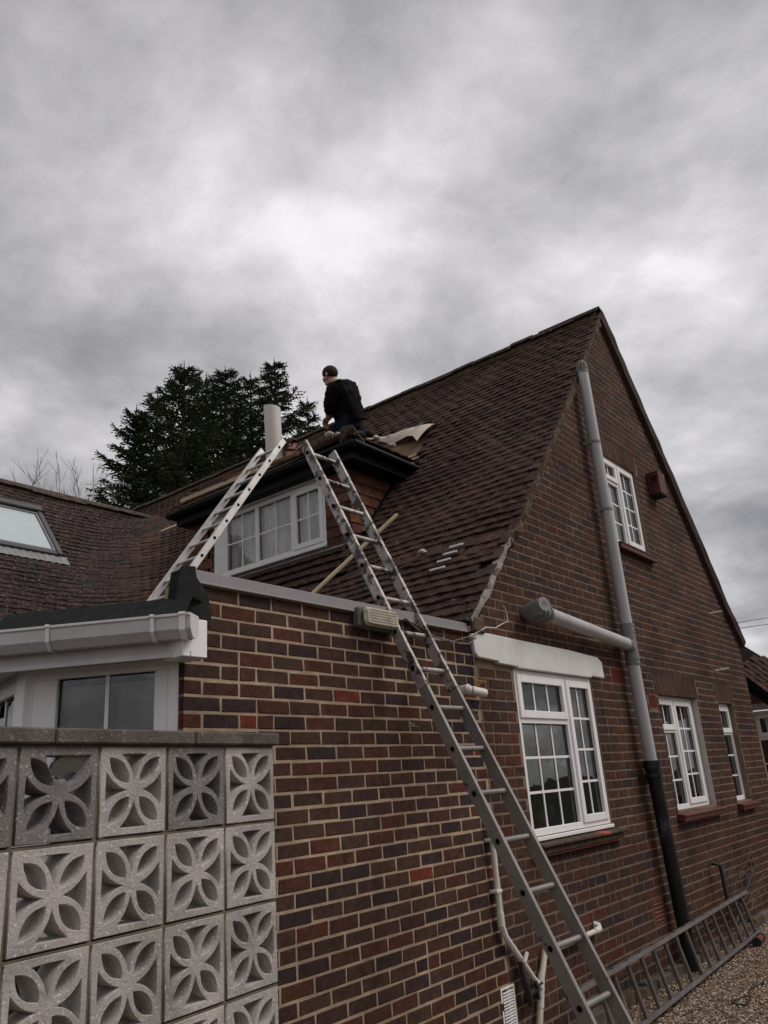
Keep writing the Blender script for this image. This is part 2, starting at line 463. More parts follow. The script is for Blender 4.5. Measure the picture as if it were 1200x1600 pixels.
def wall_face(mb, xa, xb, z0, topf, holes, y, thick):
    xs = sorted(set([xa, xb] + [h for H in holes for h in H[:2] if xa < h < xb] + [x for x in topf.breaks if xa < x < xb]))
    for a, b in zip(xs[:-1], xs[1:]):
        hs = sorted([(H[2], H[3]) for H in holes if H[0] <= a + 1e-6 and H[1] >= b - 1e-6])
        z = z0
        for h0, h1 in hs:
            mb.add([(a, y, z), (b, y, z), (b, y, h0), (a, y, h0)], [(0, 1, 2, 3)]); z = h1
        mb.add([(a, y, z), (b, y, z), (b, y, topf(b)), (a, y, topf(a))], [(0, 1, 2, 3)])
    for H in holes:
        a, b, c, d = H[:4]
        for p, q in (((a, c), (b, c)), ((b, c), (b, d)), ((b, d), (a, d)), ((a, d), (a, c))):
            mb.add([(p[0], y, p[1]), (q[0], y, q[1]), (q[0], y + thick, q[1]), (p[0], y + thick, p[1])], [(0, 1, 2, 3)])
class Top:
    def __init__(s, pts): s.p = pts; s.breaks = [p[0] for p in pts]
    def __call__(s, x):
        for (a, za), (b, zb) in zip(s.p[:-1], s.p[1:]):
            if x <= b + 1e-9: return za + (zb - za) * (x - a) / (b - a)
        return s.p[-1][1]

RX, RZ = 8.38, 5.235             # ridge line of the main roof
SL = 1.18
def zmain(x):
    x = RX - abs(RX - x)
    z = RZ - SL * (RX - x)
    if z < 1.88: z = 1.88 - (5.499 - x) * 1.05
    return z
def xmain(z): return RX - (RZ - z) / SL if z >= 1.88 else 5.499 - (1.88 - z) / 1.05
def ywing(z): return 8.1 - (4.6 - z) / SL if z >= 1.88 else 5.795 - (1.88 - z) / 1.05

# house and extension
house = thing('brick_house', 'brown brick gabled house with steep tiled roof, dormer and grey soil pipe', 'house', (8, 0, G))
ext = thing('brick_extension', 'single-storey red-brown brick extension with grey edge trim joined to the gable wall', 'extension', (3.5, 0, G))

# windows in the gable wall: x0, x1, z0, z1
W1 = (5.31, 6.635, -.40, .775)
W2 = (7.745, 8.66, 2.25, 3.25)
W3 = (8.17, 9.33, -.405, .71)
W4 = (10.08, 10.64, -.42, .695)
SOLD = [(7.66, 8.74, 3.247, 3.472), (8.10, 9.40, .697, .922), (10.02, 10.70, .697, .922)]
LINT = (4.735, 6.86, .79, .985)
topg = Top([(EXT_X1, .98), (5.499, zmain(5.499) - .03), (RX, RZ - .05), (2 * RX - 5.499, zmain(5.499) - .03), (GX1, zmain(GX1) - .03)])
mb = MB(); wall_face(mb, EXT_X1, GX1, G - .1, topg, [W1, W2, W3, W4], .0030, .10)
mb.add([(GX1, .0055, G - .1), (GX1, 3.0, G - .1), (GX1, 3.0, zmain(GX1) - .1), (GX1, .0055, zmain(GX1) - .1)], [(0, 1, 2, 3)])
mb.add([(EXT_X1, .3, G), (EXT_X1, 5, G), (EXT_X1, 5, 1.0), (EXT_X1, .3, 1.0)], [(0, 1, 2, 3)])
gw = mb.build('gable_wall', 'mortar_grey', house)
tag(gw, 'dark brown brick gable wall with pale grey joints')
bw = brickrows = lay_bricks(lambda z: max(EXT_X1 + .012, (xmain(z) if z > 1.0 else 0) + .02), lambda z: min(GX1 - .004, 2 * RX - xmain(z) - .02 if z > 1.0 else 99),
                 G + .01, 5.2, [W1, W2, W3, W4] + SOLD + [LINT, (7.1, 7.34, .76, .905), (7.9, 8.1, .56, .705), (7.2, 7.43, -1.26, -1.04)], .16, G + .012, EXT_X1 + .03)
pieces = []
for xc, zc, w in bw:
    ti = min(11, int(random.random() * 12))
    pieces.append((btpl(w), mtx((xc, random.uniform(-.0012, .0012), zc), (1, 0, 0), (0, 1, 0), (0, 0, 1)), ti))
for s0, s1, z0, z1 in SOLD:     # soldier courses over the openings
    x = s0 + .035
    while x < s1 - .03:
        pieces.append((btpl(.065, .215), mtx((x, 0, z0 + .112), (1, 0, 0), (0, 1, 0), (0, 0, 1)), random.choice([0, 1, 4, 7, 8, 10]))); x += .0755
place_pieces('brick', pieces, TPL, GAB_TINTS, 'brick_face', gw)

# extension wall
tope = Top([(EXT_X0, EXT_TOP), (EXT_X1, EXT_TOP)])
mb = MB(); wall_face(mb, EXT_X0 + .006, EXT_X1, G - .1, tope, [], .0030, .1)
mb.add([(EXT_X0 + .006, .0055, G), (EXT_X0 + .006, .16, G), (EXT_X0 + .006, .16, EXT_TOP), (EXT_X0 + .006, .0055, EXT_TOP)], [(0, 1, 2, 3)])
ew = mb.build('wall', 'mortar_tan', ext)
pieces = []
for xc, zc, w in lay_bricks(lambda z: EXT_X0, lambda z: EXT_X1 + .004, G + .01, EXT_TOP + .01, [(4.757, 4.907, .595, .665)], .035, G + .012, EXT_X0 + .0):
    ti = random.randrange(12)
    if xc > 4.55 and random.random() < .4: ti = 4
    pieces.append((btpl(w), mtx((xc, random.uniform(-.0015, .0015), zc), (1, 0, 0), (0, 1, 0), (0, 0, 1)), ti))
row = 0; z = G + .012
while z + .065 < EXT_TOP:       # the return end of the wall at its corner
    pieces.append((btpl(.1), mtx((EXT_X0, .075 if row % 2 else .06, z + .0325), (0, -1, 0), (1, 0, 0), (0, 0, 1)), random.randrange(12))); z += .075; row += 1
def hid_ext(P, x, y): return (x < 424) & (y > 1172)
place_pieces('brick', pieces, TPL, EXT_TINTS, 'brick_face', ew, hid_ext)
# edge trim, roof deck, kerb
mb = MB(); mb.box(WF, (2.345, -.022, .985), (4.70, .02, 1.045)); mb.box(WF, (2.345, -.028, .978), (4.70, -.018, .990))
mb.build('edge_trim', 'edge_trim', ext, .003)
mb = MB(); mb.box(WF, (4.70, -.026, .986), (4.755, .02, 1.03)); mb.build('trim_end', 'mortar_grey', ext, .006)
mb = MB(); mb.add([(2.31, .02, .90), (4.9, .02, .90), (4.9, 5.4, .95), (1.9, 5.4, .90), (1.9, .72, .90)], [(0, 1, 2, 3, 4)])
mb.build('flat_roof', 'felt', ext)
# felt upstand at the corner
mb = MB()
mb.prism(Fr((0, 0, 0), (1, 0, 0), (0, 0, 1), (0, -1, 0)), [(2.235, .80), (2.43, .77), (2.445, .84), (2.42, .93), (2.385, .975), (2.355, 1.0), (2.345, 1.045), (2.265, 1.035), (2.25, .9)], -.06, .034)
mb.build('felt_upstand', 'felt', ext, .006)
mb = MB()
mb.prism(Fr((0, 0, 0), (1, 0, 0), (0, 0, 1), (0, -1, 0)), [(2.21, .84), (2.31, .85), (2.33, 1.0), (2.335, 1.052), (2.255, 1.045), (2.235, 1.0)], .032, .05)
mb.build('felt_flap', 'felt', ext, .005)

# ---------------------------------------------------------------- roofs
TILE_TINTS = [(.064, .038, .030), (.058, .034, .028), (.070, .040, .031), (.053, .032, .027), (.066, .042, .033), (.078, .043, .031),
              (.050, .032, .028), (.061, .037, .031), (.086, .047, .033), (.056, .036, .030)]
TILE_TINTS = [(t[0] * 1.02, t[1] * 1.02, t[2] * 1.02) for t in TILE_TINTS]
HANG_TINTS = [(.15, .062, .038), (.125, .052, .034), (.17, .074, .044), (.105, .046, .032), (.14, .070, .045), (.085, .042, .030)]
def tile_template(w, l, t, seed, camber=.004):
    "plain clay tile: local x across, y up the slope, z outwards; origin at the middle of its lower edge"
    r = random.Random(seed); j = lambda s: r.uniform(-s, s)
    vs = []
    for zz in (0, t):
        for (x, y) in ((-w / 2, j(.004)), (0, j(.003)), (w / 2, j(.004)), (w / 2, l), (0, l), (-w / 2, l)):
            vs.append((x, y, zz + (camber if x == 0 else 0) + (j(.0015) if y < .1 else 0)))
    fs = [(6, 7, 10, 11), (7, 8, 9, 10), (0, 1, 7, 6), (1, 2, 8, 7), (0, 6, 11, 5), (2, 3, 9, 8), (5, 4, 1, 0), (4, 3, 2, 1)]
    return vs, fs
for i in range(5):
    TPL[('t', i)] = tile_template(.163, .15, .013, i)
    TPL[('th', i)] = tile_template(.080, .15, .013, 50 + i)
    TPL[('h', i)] = tile_template(.160, .125, .012, 20 + i, .002)

def sag(p, a=.026):
    return a * mnoise.noise(Vector(p) * .9) + .006 * mnoise.noise(Vector(p) * 3.1)
DZ = .0763
def contour(z, which):
    "where the roof surface of the main slope, the swept valley and the wing slope lies at height z"
    return xmain(z), ywing(z)
FR = .95                        # radius of the swept valley
XW = lambda z: xmain(z)
WING_RIDGE = 4.60
def slope_points(z, step=.165, y0=-.06, yend=11.5, xend=2.2, off=0):
    "points along the tile course at height z: (point, tangent, part)"
    out = []; xm = xmain(z)
    if z < WING_RIDGE - .02:
        yw = ywing(z); fr = min(FR, (z - 1.0) * .45 + .22) * min(1, (WING_RIDGE + .12 - z) / .6)
        fr = max(fr, .06)
        L1 = yw - fr - y0; LA = fr * math.pi / 2; L2 = (xm - fr) - xend
        s = off
        while s < L1 + LA + L2:
            if s < L1: out.append((Vector((xm, y0 + s, z)), Vector((0, 1, 0)), 0, s))
            elif s < L1 + LA:
                t = (s - L1) / fr
                out.append((Vector((xm - fr + fr * math.cos(t), yw - fr + fr * math.sin(t), z)), Vector((-math.sin(t), math.cos(t), 0)), 1, s))
            else:
                out.append((Vector((xm - fr - (s - L1 - LA), yw, z)), Vector((-1, 0, 0)), 2, s))
            s += step if s < L1 - step or s > L1 + LA else step * .90
    else:
        s = off
        while y0 + s < yend:
            out.append((Vector((xm, y0 + s, z)), Vector((0, 1, 0)), 0, s)); s += step
    return out

DX, DY0, DY1, DYC0, DYC1 = 5.65, 1.70, 4.62, 1.95, 4.44     # dormer eaves x, y range; cheeks
DZE = 3.35; DS = .65
def zdorm(x, y): return min(DZE + DS * (x - DX), DZE + DS * (y - DY0), DZE + DS * (DY1 - y))
def in_dormer(p, m=0.0):
    return p.x > 5.86 and DYC0 + .01 < p.y < DYC1 - .01 and zdorm(p.x, p.y) > p.z - .02 or \
        (DY0 + .02 < p.y < DY1 - .02 and p.x > DX and DZE - .2 < p.z < zdorm(p.x, p.y) + .03)
def inpoly(x, y, P):
    c = False
    for i in range(len(P)):
        (a, b), (d, e_) = P[i], P[i - 1]
        if (b > y) != (e_ > y) and x < (d - a) * (y - b) / (e_ - b) + a: c = not c
    return c
HOLE = [(6.70, 1.84), (7.02, 1.82), (7.42, 1.86), (7.62, 2.95), (7.64, 3.3), (7.3, 3.2)]
HOLE2 = [(6.9, 4.3), (7.4, 3.4), (7.62, 3.6), (7.62, 5.6), (7.2, 5.3)]

main_p = []; wing_p = []
zl = 1.045; row = 0
while zl < RZ - .03:
    r_ = random.Random(row)
    step = .165
    for (p, tg, part, s) in slope_points(zl, step, y0=-.045 + (.082 if row % 2 else 0) + .08):
        up_z = zl + .06
        q = None
        if part == 0:
            up = Vector((1, 0, SL if zl > 1.85 else 1.05)).normalized()
        elif part == 2:
            up = Vector((0, 1, SL if zl > 1.85 else 1.05)).normalized()
        else:
            nn = Vector((tg.y, -tg.x, 0)); up = Vector((nn.x, nn.y, SL * (1 - .16 * math.sin(2 * math.atan2(-tg.x, tg.y))))).normalized()
        nrm = (-tg).cross(up).normalized()
        if nrm.z < 0: nrm = -nrm
        xax = up.cross(nrm).normalized()
        if in_dormer(p) or inpoly(p.x, p.y, HOLE) and part == 0 or inpoly(p.x, p.y, HOLE2) and part == 0: continue
        tilt = .105 + r_.uniform(-.035, .05)
        if part == 0 and p.y < 3 and zl < 2.1: tilt += .05 + .03 * mnoise.noise(p * 2.0)
        yaw = r_.gauss(0, .018)
        slip = r_.gauss(0, .0065)
        if part == 0 and .15 < p.y < 1.3 and 1.70 < zl < 1.86 and r_.random() < .5: yaw += r_.uniform(-.12, .12); slip -= r_.uniform(0, .05)
        if r_.random() < .012: slip -= r_.uniform(.01, .03); yaw += r_.uniform(-.06, .06)
        if part == 0 and row > 2 and r_.random() < .0015: continue
        # the tile lies tilted back: its tail stands proud
        u = (xax * math.cos(yaw) + up * math.sin(yaw)).normalized()
        v = nrm.cross(u); v2 = (v * math.cos(tilt) - nrm * math.sin(tilt)).normalized(); n2 = u.cross(v2)
        o = p + nrm * (.020 + sag(p)) + up * slip
        ti = int(abs(mnoise.noise(p * 1.3)) * 6 + r_.random() * 6) % 10
        pc = (('t', r_.randrange(5)), mtx(o, u, v2, n2), ti)
        (main_p if part == 0 or (part == 1 and tg.y > .7) else wing_p).append(pc)
    # half tile closing every other course at the verge
    if row % 2:
        p = Vector((xmain(zl), -.012, zl)); up = Vector((1, 0, SL if zl > 1.85 else 1.05)).normalized(); nrm = Vector((-up.z, 0, up.x))
        v2 = (up * math.cos(.09) - nrm * math.sin(.09)); u = Vector((0, -1, 0)); n2 = u.cross(v2)
        main_p.append((('th', r_.randrange(5)), mtx(p + nrm * .02, u, v2, n2), r_.randrange(8)))
    zl += DZ; row += 1
# right hand slope: only the courses along the verge can be seen
zl = 1.53; row = 0
right_p = []
while zl < RZ - .03:
    for k in range(5):
        p = Vector((2 * RX - xmain(zl), .03 + (.082 if row % 2 else 0) + k * .165, zl)); up = Vector((-1, 0, SL if zl > 1.85 else 1.05)).normalized()
        nrm = Vector((up.z, 0, -up.x)).normalized(); u = Vector((0, 1, 0)); v2 = (up * math.cos(.09) - nrm * math.sin(.09)); n2 = u.cross(v2)
        right_p.append((('t', random.randrange(5)), mtx(p + nrm * .02, u, v2, n2), random.randrange(10)))
    zl += DZ; row += 1

def hid_roof(P, x, y):
    t = 3.0 / (P[:, 1] + 3.0)                 # where the sight line crosses the wall plane
    zz = P[:, 2] * t; xx = P[:, 0] * t
    return (P[:, 1] > 0) & (zz < 1.03) & (xx > 2.2) & (xx < 4.8)
mb = MB()
def sheet(mb, zs, fn, th=.0):
    pass
# deck under the tiles (main slope, swept valley and wing slope)
zs = [1.02, 1.4, 1.88, 2.4, 3.0, 3.6, 4.2, 4.59]
def ring(z):
    xm, yw = xmain(z), ywing(z); fr = max(.06, min(FR, (z - 1.0) * .45 + .22) * min(1, (WING_RIDGE + .12 - z) / .6))
    pts = [Vector((xm, -.03, z)), Vector((xm, yw - fr, z))]
    for k in range(1, 7):
        t = k / 6 * math.pi / 2; pts.append(Vector((xm - fr + fr * math.cos(t), yw - fr + fr * math.sin(t), z)))
    pts.append(Vector((2.0, yw, z))); return pts
rings = [ring(z) for z in zs]
dk = MB()
def cut_strip(dk, z0, z1, y0, y1):
    dk.add([(xmain(z0), y0, z0), (xmain(z1), y0, z1), (xmain(z1), y1, z1), (xmain(z0), y1, z0)], [(0, 1, 2, 3)])
for a, b, z0, z1 in zip(rings[:-1], rings[1:], zs[:-1], zs[1:]):
    for i in range(len(a) - 1):
        if i == 0:      # leave the dormer and the stripped patch open
            if z0 < 2.3: dk.add([a[0], a[1], b[1], b[0]], [(0, 1, 2, 3)])
            else:
                cut_strip(dk, z0, z1, -.03, 1.86); dk.add([(xmain(z0), 4.42, z0), (xmain(z1), 4.42, z1), b[1], a[1]], [(0, 1, 2, 3)])
            continue
        dk.add([a[i], a[i + 1], b[i + 1], b[i]], [(0, 1, 2, 3)])
cut_strip(dk, 2.28, 2.4, 1.86, 4.42)
dk.add([(xmain(4.59), -.03, 4.59), (RX, -.03, RZ), (RX, 11.5, RZ), (xmain(4.59), 11.5, 4.59)], [(0, 1, 2, 3)])
deck = dk.build('main_roof', 'roof_deck', house); deck['label'] = 'steep dark brown plain tiled roof slope facing the flat roof'
place_pieces('roof_tile', main_p, TPL, TILE_TINTS, 'tile_face', deck, hid_roof)
dk = MB()
zz = [1.5, 1.88, RZ]
for z0, z1 in zip(zz[:-1], zz[1:]):
    dk.add([(2 * RX - xmain(z0), -.03, z0), (2 * RX - xmain(z1), -.03, z1), (2 * RX - xmain(z1), 11.5, z1), (2 * RX - xmain(z0), 11.5, z0)], [(0, 1, 2, 3)])
deck2 = dk.build('rear_roof', 'tile_face', house)
me = deck2.data; a = me.attributes.new('tint', 'FLOAT_COLOR', 'POINT'); a.data.foreach_set('color', [.05, .035, .03, 1] * len(me.vertices))
place_pieces('roof_tile', right_p, TPL, TILE_TINTS, 'tile_face', deck2, None, 0)
dk = MB()
dk.add([(2.0, 8.1, 4.60), (xmain(4.6), 8.1, 4.60), (xmain(4.6) - .05, 8.05, 4.5), (2.0, 8.05, 4.5)], [(0, 1, 2, 3)])
dk.add([(2.0, 8.1, 4.60), (xmain(4.6) + .2, 8.1, 4.60), (5.0, 11.6, 1.0), (2.0, 11.6, 1.0)], [(0, 1, 2, 3)])
dk.add([(2.0, ywing(1.0), 1.0), (2.0, 8.1, 4.6), (2.0, 11.6, 1.0)], [(0, 1, 2)])
deckw = dk.build('wing_roof', 'roof_deck', house); deckw['label'] = 'mossy dark tiled slope of the rear wing'
def not_sky(pc):
    x, y, z = pc[1][:3, 3]
    return not (4.30 < x < 5.60 and 3.10 < z < 4.19)
WING_TINTS = [tuple(c * k for c, k in zip(t, (.64, .70, .84))) for t in TILE_TINTS]
place_pieces('roof_tile', [p for p in wing_p if not_sky(p)], TPL, WING_TINTS, 'tile_mossy', deckw, hid_roof)
# skylight
upw = Vector((0, 1, SL)).normalized(); nw_ = Vector((0, -SL, 1)).normalized()
sf_ = Fr((4.40, ywing(3.27), 3.27), (1, 0, 0), upw, nw_); SWd, SLn = 1.175, 1.165
mb = MB(); mb.box(sf_, (SWd - .075, 0, .0), (SWd, SLn - .12, .085)); mb.box(sf_, (0, 0, 0), (.075, SLn - .12, .085)); mb.box(sf_, (-.01, SLn - .12, 0), (SWd + .012, SLn, .11)); mb.box(sf_, (.075, .0, 0), (SWd - .075, .085, .07))
sky_l = mb.build('skylight', 'skylight_frame', house, .006); sky_l['label'] = 'large grey framed roof window in the wing roof'
mb = MB(); mb.box(sf_, (SWd - .105, .09, .03), (SWd - .078, SLn - .14, .068)); mb.box(sf_, (.078, .09, .03), (.105, SLn - .14, .068)); mb.box(sf_, (.105, .09, .03), (SWd - .105, .115, .066)); mb.box(sf_, (.105, SLn - .165, .03), (SWd - .105, SLn - .14, .066))
mb.build('sash', 'lead', sky_l, .003)
mb = MB(); mb.add([sf_(.10, .11, .045), sf_(SWd - .10, .11, .045), sf_(SWd - .10, SLn - .15, .045), sf_(.10, SLn - .15, .045)], [(0, 1, 2, 3)]); mb.build('pane', 'skylight_glass', sky_l, recalc=False)
mb = MB(); n = 40
pts = [sf_(-.04 + (SWd + .10) * i / n, v_, .035 + .006 * math.sin(i * 1.9)) for i in range(n + 1) for v_ in (-.17, .01)]
mb.add(pts, [(2 * i, 2 * i + 2, 2 * i + 3, 2 * i + 1) for i in range(n)]); mb.build('lead_apron', 'lead', sky_l)
# ridge tiles
def ridge(parent, a, b, r=.11, L=.30, droop=.05, segs=6, m='ridge_clay'):
    a, b = Vector(a), Vector(b); d = (b - a).normalized(); n = int((b - a).length / L); w = d.cross(HZ).normalized()
    for i in range(n):
        j = random.uniform(-.010, .014); s0 = a + d * (i * L + .006) + HZ * (j + sag(a + d * i * L, .02)); s1 = s0 + d * (L - .004) + HZ * random.uniform(-.006, .006)
        mb = MB(); ring0 = []; ring1 = []
        for k in range(segs + 1):
            t = math.pi * (k / segs); cx, cz = -math.cos(t) * r * 1.1, math.sin(t) * r * .75 - droop
            ring0.append(s0 + w * cx + HZ * cz); ring1.append(s1 + w * cx + HZ * cz)
        i0 = [s0 + (p - s0) * .85 for p in ring0]; i1 = [s1 + (p - s1) * .85 for p in ring1]
        n_ = segs + 1
        mb.add(ring0 + ring1 + i0 + i1, [(k, k + 1, n_ + k + 1, n_ + k) for k in range(segs)] + [(2 * n_ + k, 2 * n_ + k + 1, k + 1, k) for k in range(segs)] +
               [(n_ + k, n_ + k + 1, 3 * n_ + k + 1, 3 * n_ + k) for k in range(segs)])
        mb.build('ridge_tile', m, parent)
MB().prism(Fr((RX, 0, RZ), (1, 0, 0), (0, 0, 1), (0, -1, 0)), [(-.10, -.10), (.10, -.10), (.06, .06), (0, .10), (-.06, .06)], -11.3, .0).build('ridge_bedding', 'verge_mortar', deck)
MB().prism(Fr((0, 8.1, 4.6), (0, 1, 0), (0, 0, 1), (1, 0, 0)), [(-.10, -.10), (.10, -.10), (.06, .06), (0, .10), (-.06, .06)], 2.0, 7.8).build('ridge_bedding', 'verge_mortar', deckw)
ridge(deck, (RX, -.05, RZ + .035), (RX, 11.4, RZ + .035))
ridge(deckw, (2.0, 8.1, 4.60 + .03), (7.85, 8.1, 4.63), r=.12)

# verge: rough mortar bedding under the tile edges, cement at the foot
def verge(parent, side, z0, z1, m, y0=-.058, y1=.0, th=.075, step=.12, name='verge_mortar', jit=.008):
    mb = MB(); n = max(2, int((z1 - z0) / step)); prev = None
    for i in range(n + 1):
        z = z0 + (z1 - z0) * i / n
        x = xmain(z) if side < 0 else 2 * RX - xmain(z)
        up = Vector((-side * 1.0, 0, SL if z > 1.85 else 1.05)).normalized(); nr = Vector((side * up.z, 0, abs(up.x)))
        b = Vector((x, 0, z)); j = lambda s: random.uniform(-s, s)
        cur = [b + nr * (.012 + j(jit * .3)) + HY * y1, b + nr * (.012 + j(jit * .3)) + HY * (y0 + j(jit)), b - nr * (th + j(jit)) + HY * (y0 + .02 + j(jit)), b - nr * (th + .02 + j(jit)) + HY * y1]
        if prev: mb.add(prev + cur, [(0, 1, 5, 4), (1, 2, 6, 5), (2, 3, 7, 6)] + ([(0, 1, 2, 3)] if i == 1 else []) + ([(4, 5, 6, 7)] if i == n else []))
        prev = cur
    return mb.build(name, m, parent)
verge(house, -1, 1.80, RZ - .01, 'verge_mortar', jit=.017, step=.07)
verge(house, -1, 1.07, 1.80, 'verge_cement', y0=-.060, th=.052, step=.06, name='verge_cement', jit=.014)
verge(house, 1, 1.53, RZ - .01, 'bargeboard', y0=-.075, th=.085, name='verge_soffit', jit=.006)
mb = MB()       # undercloak line on the right hand verge
for z0, z1 in ((3.4, 5.0),):
    mb.add([(2 * RX - xmain(z0) - .12, -.004, z0), (2 * RX - xmain(z1) - .12, -.004, z1), (2 * RX - xmain(z1) - .10, -.004, z1), (2 * RX - xmain(z0) - .10, -.004, z0)], [(0, 1, 2, 3)])
mb.build('mortar_fillet', 'verge_mortar', house)
# kneeler at the foot of the verge
mb = MB(); mb.box(WF, (4.74, -.05, .985), (4.90, .0, 1.10)); mb.build('kneeler', 'verge_mortar', house, .012)
# eaves closing boards
mb = MB(); mb.box(WF, (4.68, 0, .93), (4.75, 5.3, 1.03)); mb.box(WF, (2.0, 4.95, .93), (4.7, 5.02, 1.03)); mb.build('eaves_board', 'black_plastic', house)

# stripped patch beside the dormer: battens, old felt, new membrane turned back
def onmain(x, y, h=0): 
    nr = Vector((-SL, 0, 1)).normalized(); return Vector((x, y, zmain(x))) + nr * h
mb = MB(); mb.add([onmain(6.6, 1.84, -.035), onmain(7.46, 1.80, -.035), onmain(7.72, 3.4, -.035), onmain(6.9, 3.4, -.035)], [(0, 1, 2, 3)])
mb.build('old_underlay', 'membrane_old', deck)
upm = Vector((1, 0, SL)).normalized(); nrm_ = Vector((-SL, 0, 1)).normalized()
for i in range(5):
    x = 6.74 + i * .066; f = Fr(onmain(x, 1.80, -.02), (0, 1, 0), upm, nrm_)
    MB().box(f, (random.uniform(0, .06), -.019, 0), (.42 + .10 * i, .019, .022)).build('roof_batten', 'timber_pale', deck, .002)
for i in range(3):
    x = 5.46 - i * .066; f = Fr(onmain(x, .30 + .01 * i, .034), (0, 1, 0), upm, nrm_)
    MB().box(f, (.10 + .015 * i, -.013, 0), (.235 + .015 * i, .013, .012)).build('exposed_batten', 'stain_white', deck, .002)
f = Fr(onmain(5.25, .36, .036), (0, 1, 0), upm, nrm_); MB().box(f, (.1, -.013, 0), (.25, .013, .012)).build('exposed_batten', 'stain_white', deck, .002)
mb = MB(); G1 = 8; rows = []
for i in range(G1 + 1):
    t = i / G1; a = Vector(onmain(7.44 + .20 * t, 1.84 + 1.2 * t, .02 + .02 * math.sin(t * 5))); b = Vector(onmain(7.10 + .47 * t ** .7 + .02 * math.sin(t * 9), 1.88 + 1.14 * t, .05 + .05 * math.sin(t * 6 + 1)))
    rows.append([a.lerp(b, k / 4) + nrm_ * .025 * math.sin(k / 4 * math.pi) for k in range(5)])
mb.add([p for r_ in rows for p in r_], [(i * 5 + k, i * 5 + k + 1, (i + 1) * 5 + k + 1, (i + 1) * 5 + k) for i in range(G1) for k in range(4)], True)
memb = mb.build('membrane_flap', 'membrane', deck); memb['label'] = 'pale roofing membrane turned back over the battens'
for (s, t) in ((.14, .30), (.47, .42), (.70, .5), (.18, .66)):      # printed marks of the membrane
    i = int(s * G1); a = rows[i][int(t * 4)]; f = Fr(a + nrm_ * .014, (Vector(rows[i + 1][1]) - rows[i][1]), upm, nrm_)
    mb = MB()
    for q in range(3):
        for w_ in range(3): mb.box(f, (w_ * .030, q * .024, 0), (w_ * .030 + .022, q * .024 + .012, .002))
    mb.build('printed_mark', 'print_grey', memb)
mb = MB(); mb.ball(onmain(7.10, 2.5, -.02), .1, 8, 5, (1.2, 2.2, .5)); mb.build('void_shade', 'dark_hole', deck)  # black lump painting the shade of the void under the sagging membrane

# ---------------------------------------------------------------- dormer
dface = Fr((5.85, DYC0, 2.25), (0, 1, 0), (0, 0, 1), (-1, 0, 0))
mb = MB()
# front wall with an opening for the window, cheeks
WY0, WY1, WZ0, WZ1 = 2.285, 4.055, 2.40, 3.125
mb.box(WF, (5.86, DYC0 + .01, 2.0), (5.95, WY0, 3.30)); mb.box(WF, (5.86, WY1, 2.0), (5.95, DYC1 - .01, 3.30))
mb.box(WF, (5.86, WY0, 2.0), (5.95, WY1, WZ0)); mb.box(WF, (5.86, WY0, WZ1), (5.95, WY1, 3.30))
for y in (DYC0, DYC1):
    s = 1 if y == DYC0 else -1
    mb.prism(Fr((0, y + s * .01, 0), (1, 0, 0), (0, 0, 1), (0, s, 0)), [(5.95, 2.1), (5.95, 3.30), (6.75, 3.30)], 0, .05)
dorm = mb.build('dormer', 'roof_deck', house); dorm['label'] = 'flat-faced dormer hung with orange-brown tiles under a black hipped eave'
pcs = []
zr = 2.33; row = 0
while zr < 3.28:                # hanging tiles
    pcs.append((('th', 1), mtx(Vector((5.89, DYC0 - .004, zr)), Vector((1, 0, 0)), Vector((0, .09, 1)).normalized(), Vector((0, -1, .09)).normalized()), random.randrange(6)))
    y = DYC0 + (.0825 if row % 2 else 0) + .08
    while y < DYC1:
        if y < WY0 - .08 or y > WY1 + .08:
            h = random.gauss(0, .012); o = Vector((5.842, y, zr + random.gauss(0, .004)))
            u = Vector((0, -math.cos(h), math.sin(h))); v = Vector((.11, 0, 1)).normalized(); v = (v - u * v.dot(u)).normalized()
            pcs.append((('h', random.randrange(5)), mtx(o, u, v, u.cross(v)), random.randrange(6)))
        y += .165
    for y in (WY0 - .042, WY1 + .042, DYC0 + .04, DYC1 - .04):
        pcs.append((('th', random.randrange(5)), mtx(Vector((5.848, y, zr)), Vector((0, -1, 0)), Vector((.09, 0, 1)).normalized(), Vector((-1, 0, .09)).normalized()), random.randrange(6)))
    x = 5.85 + (.0825 if row % 2 else 0) + .06
    while zmain(x - .05) < zr + .12 and x < 6.75:
        o = Vector((x, DYC0 - .008, zr + random.gauss(0, .004))); u = Vector((1, 0, random.gauss(0, .012))).normalized(); v = Vector((0, .11, 1)).normalized(); v = (v - u * v.dot(u)).normalized()
        pcs.append((('h', random.randrange(5)), mtx(o, u, v, u.cross(v)), random.randrange(6)))
        x += .165
    zr += .113; row += 1
place_pieces('hanging_tile', pcs, TPL, HANG_TINTS, 'tile_face', dorm, None, 300)
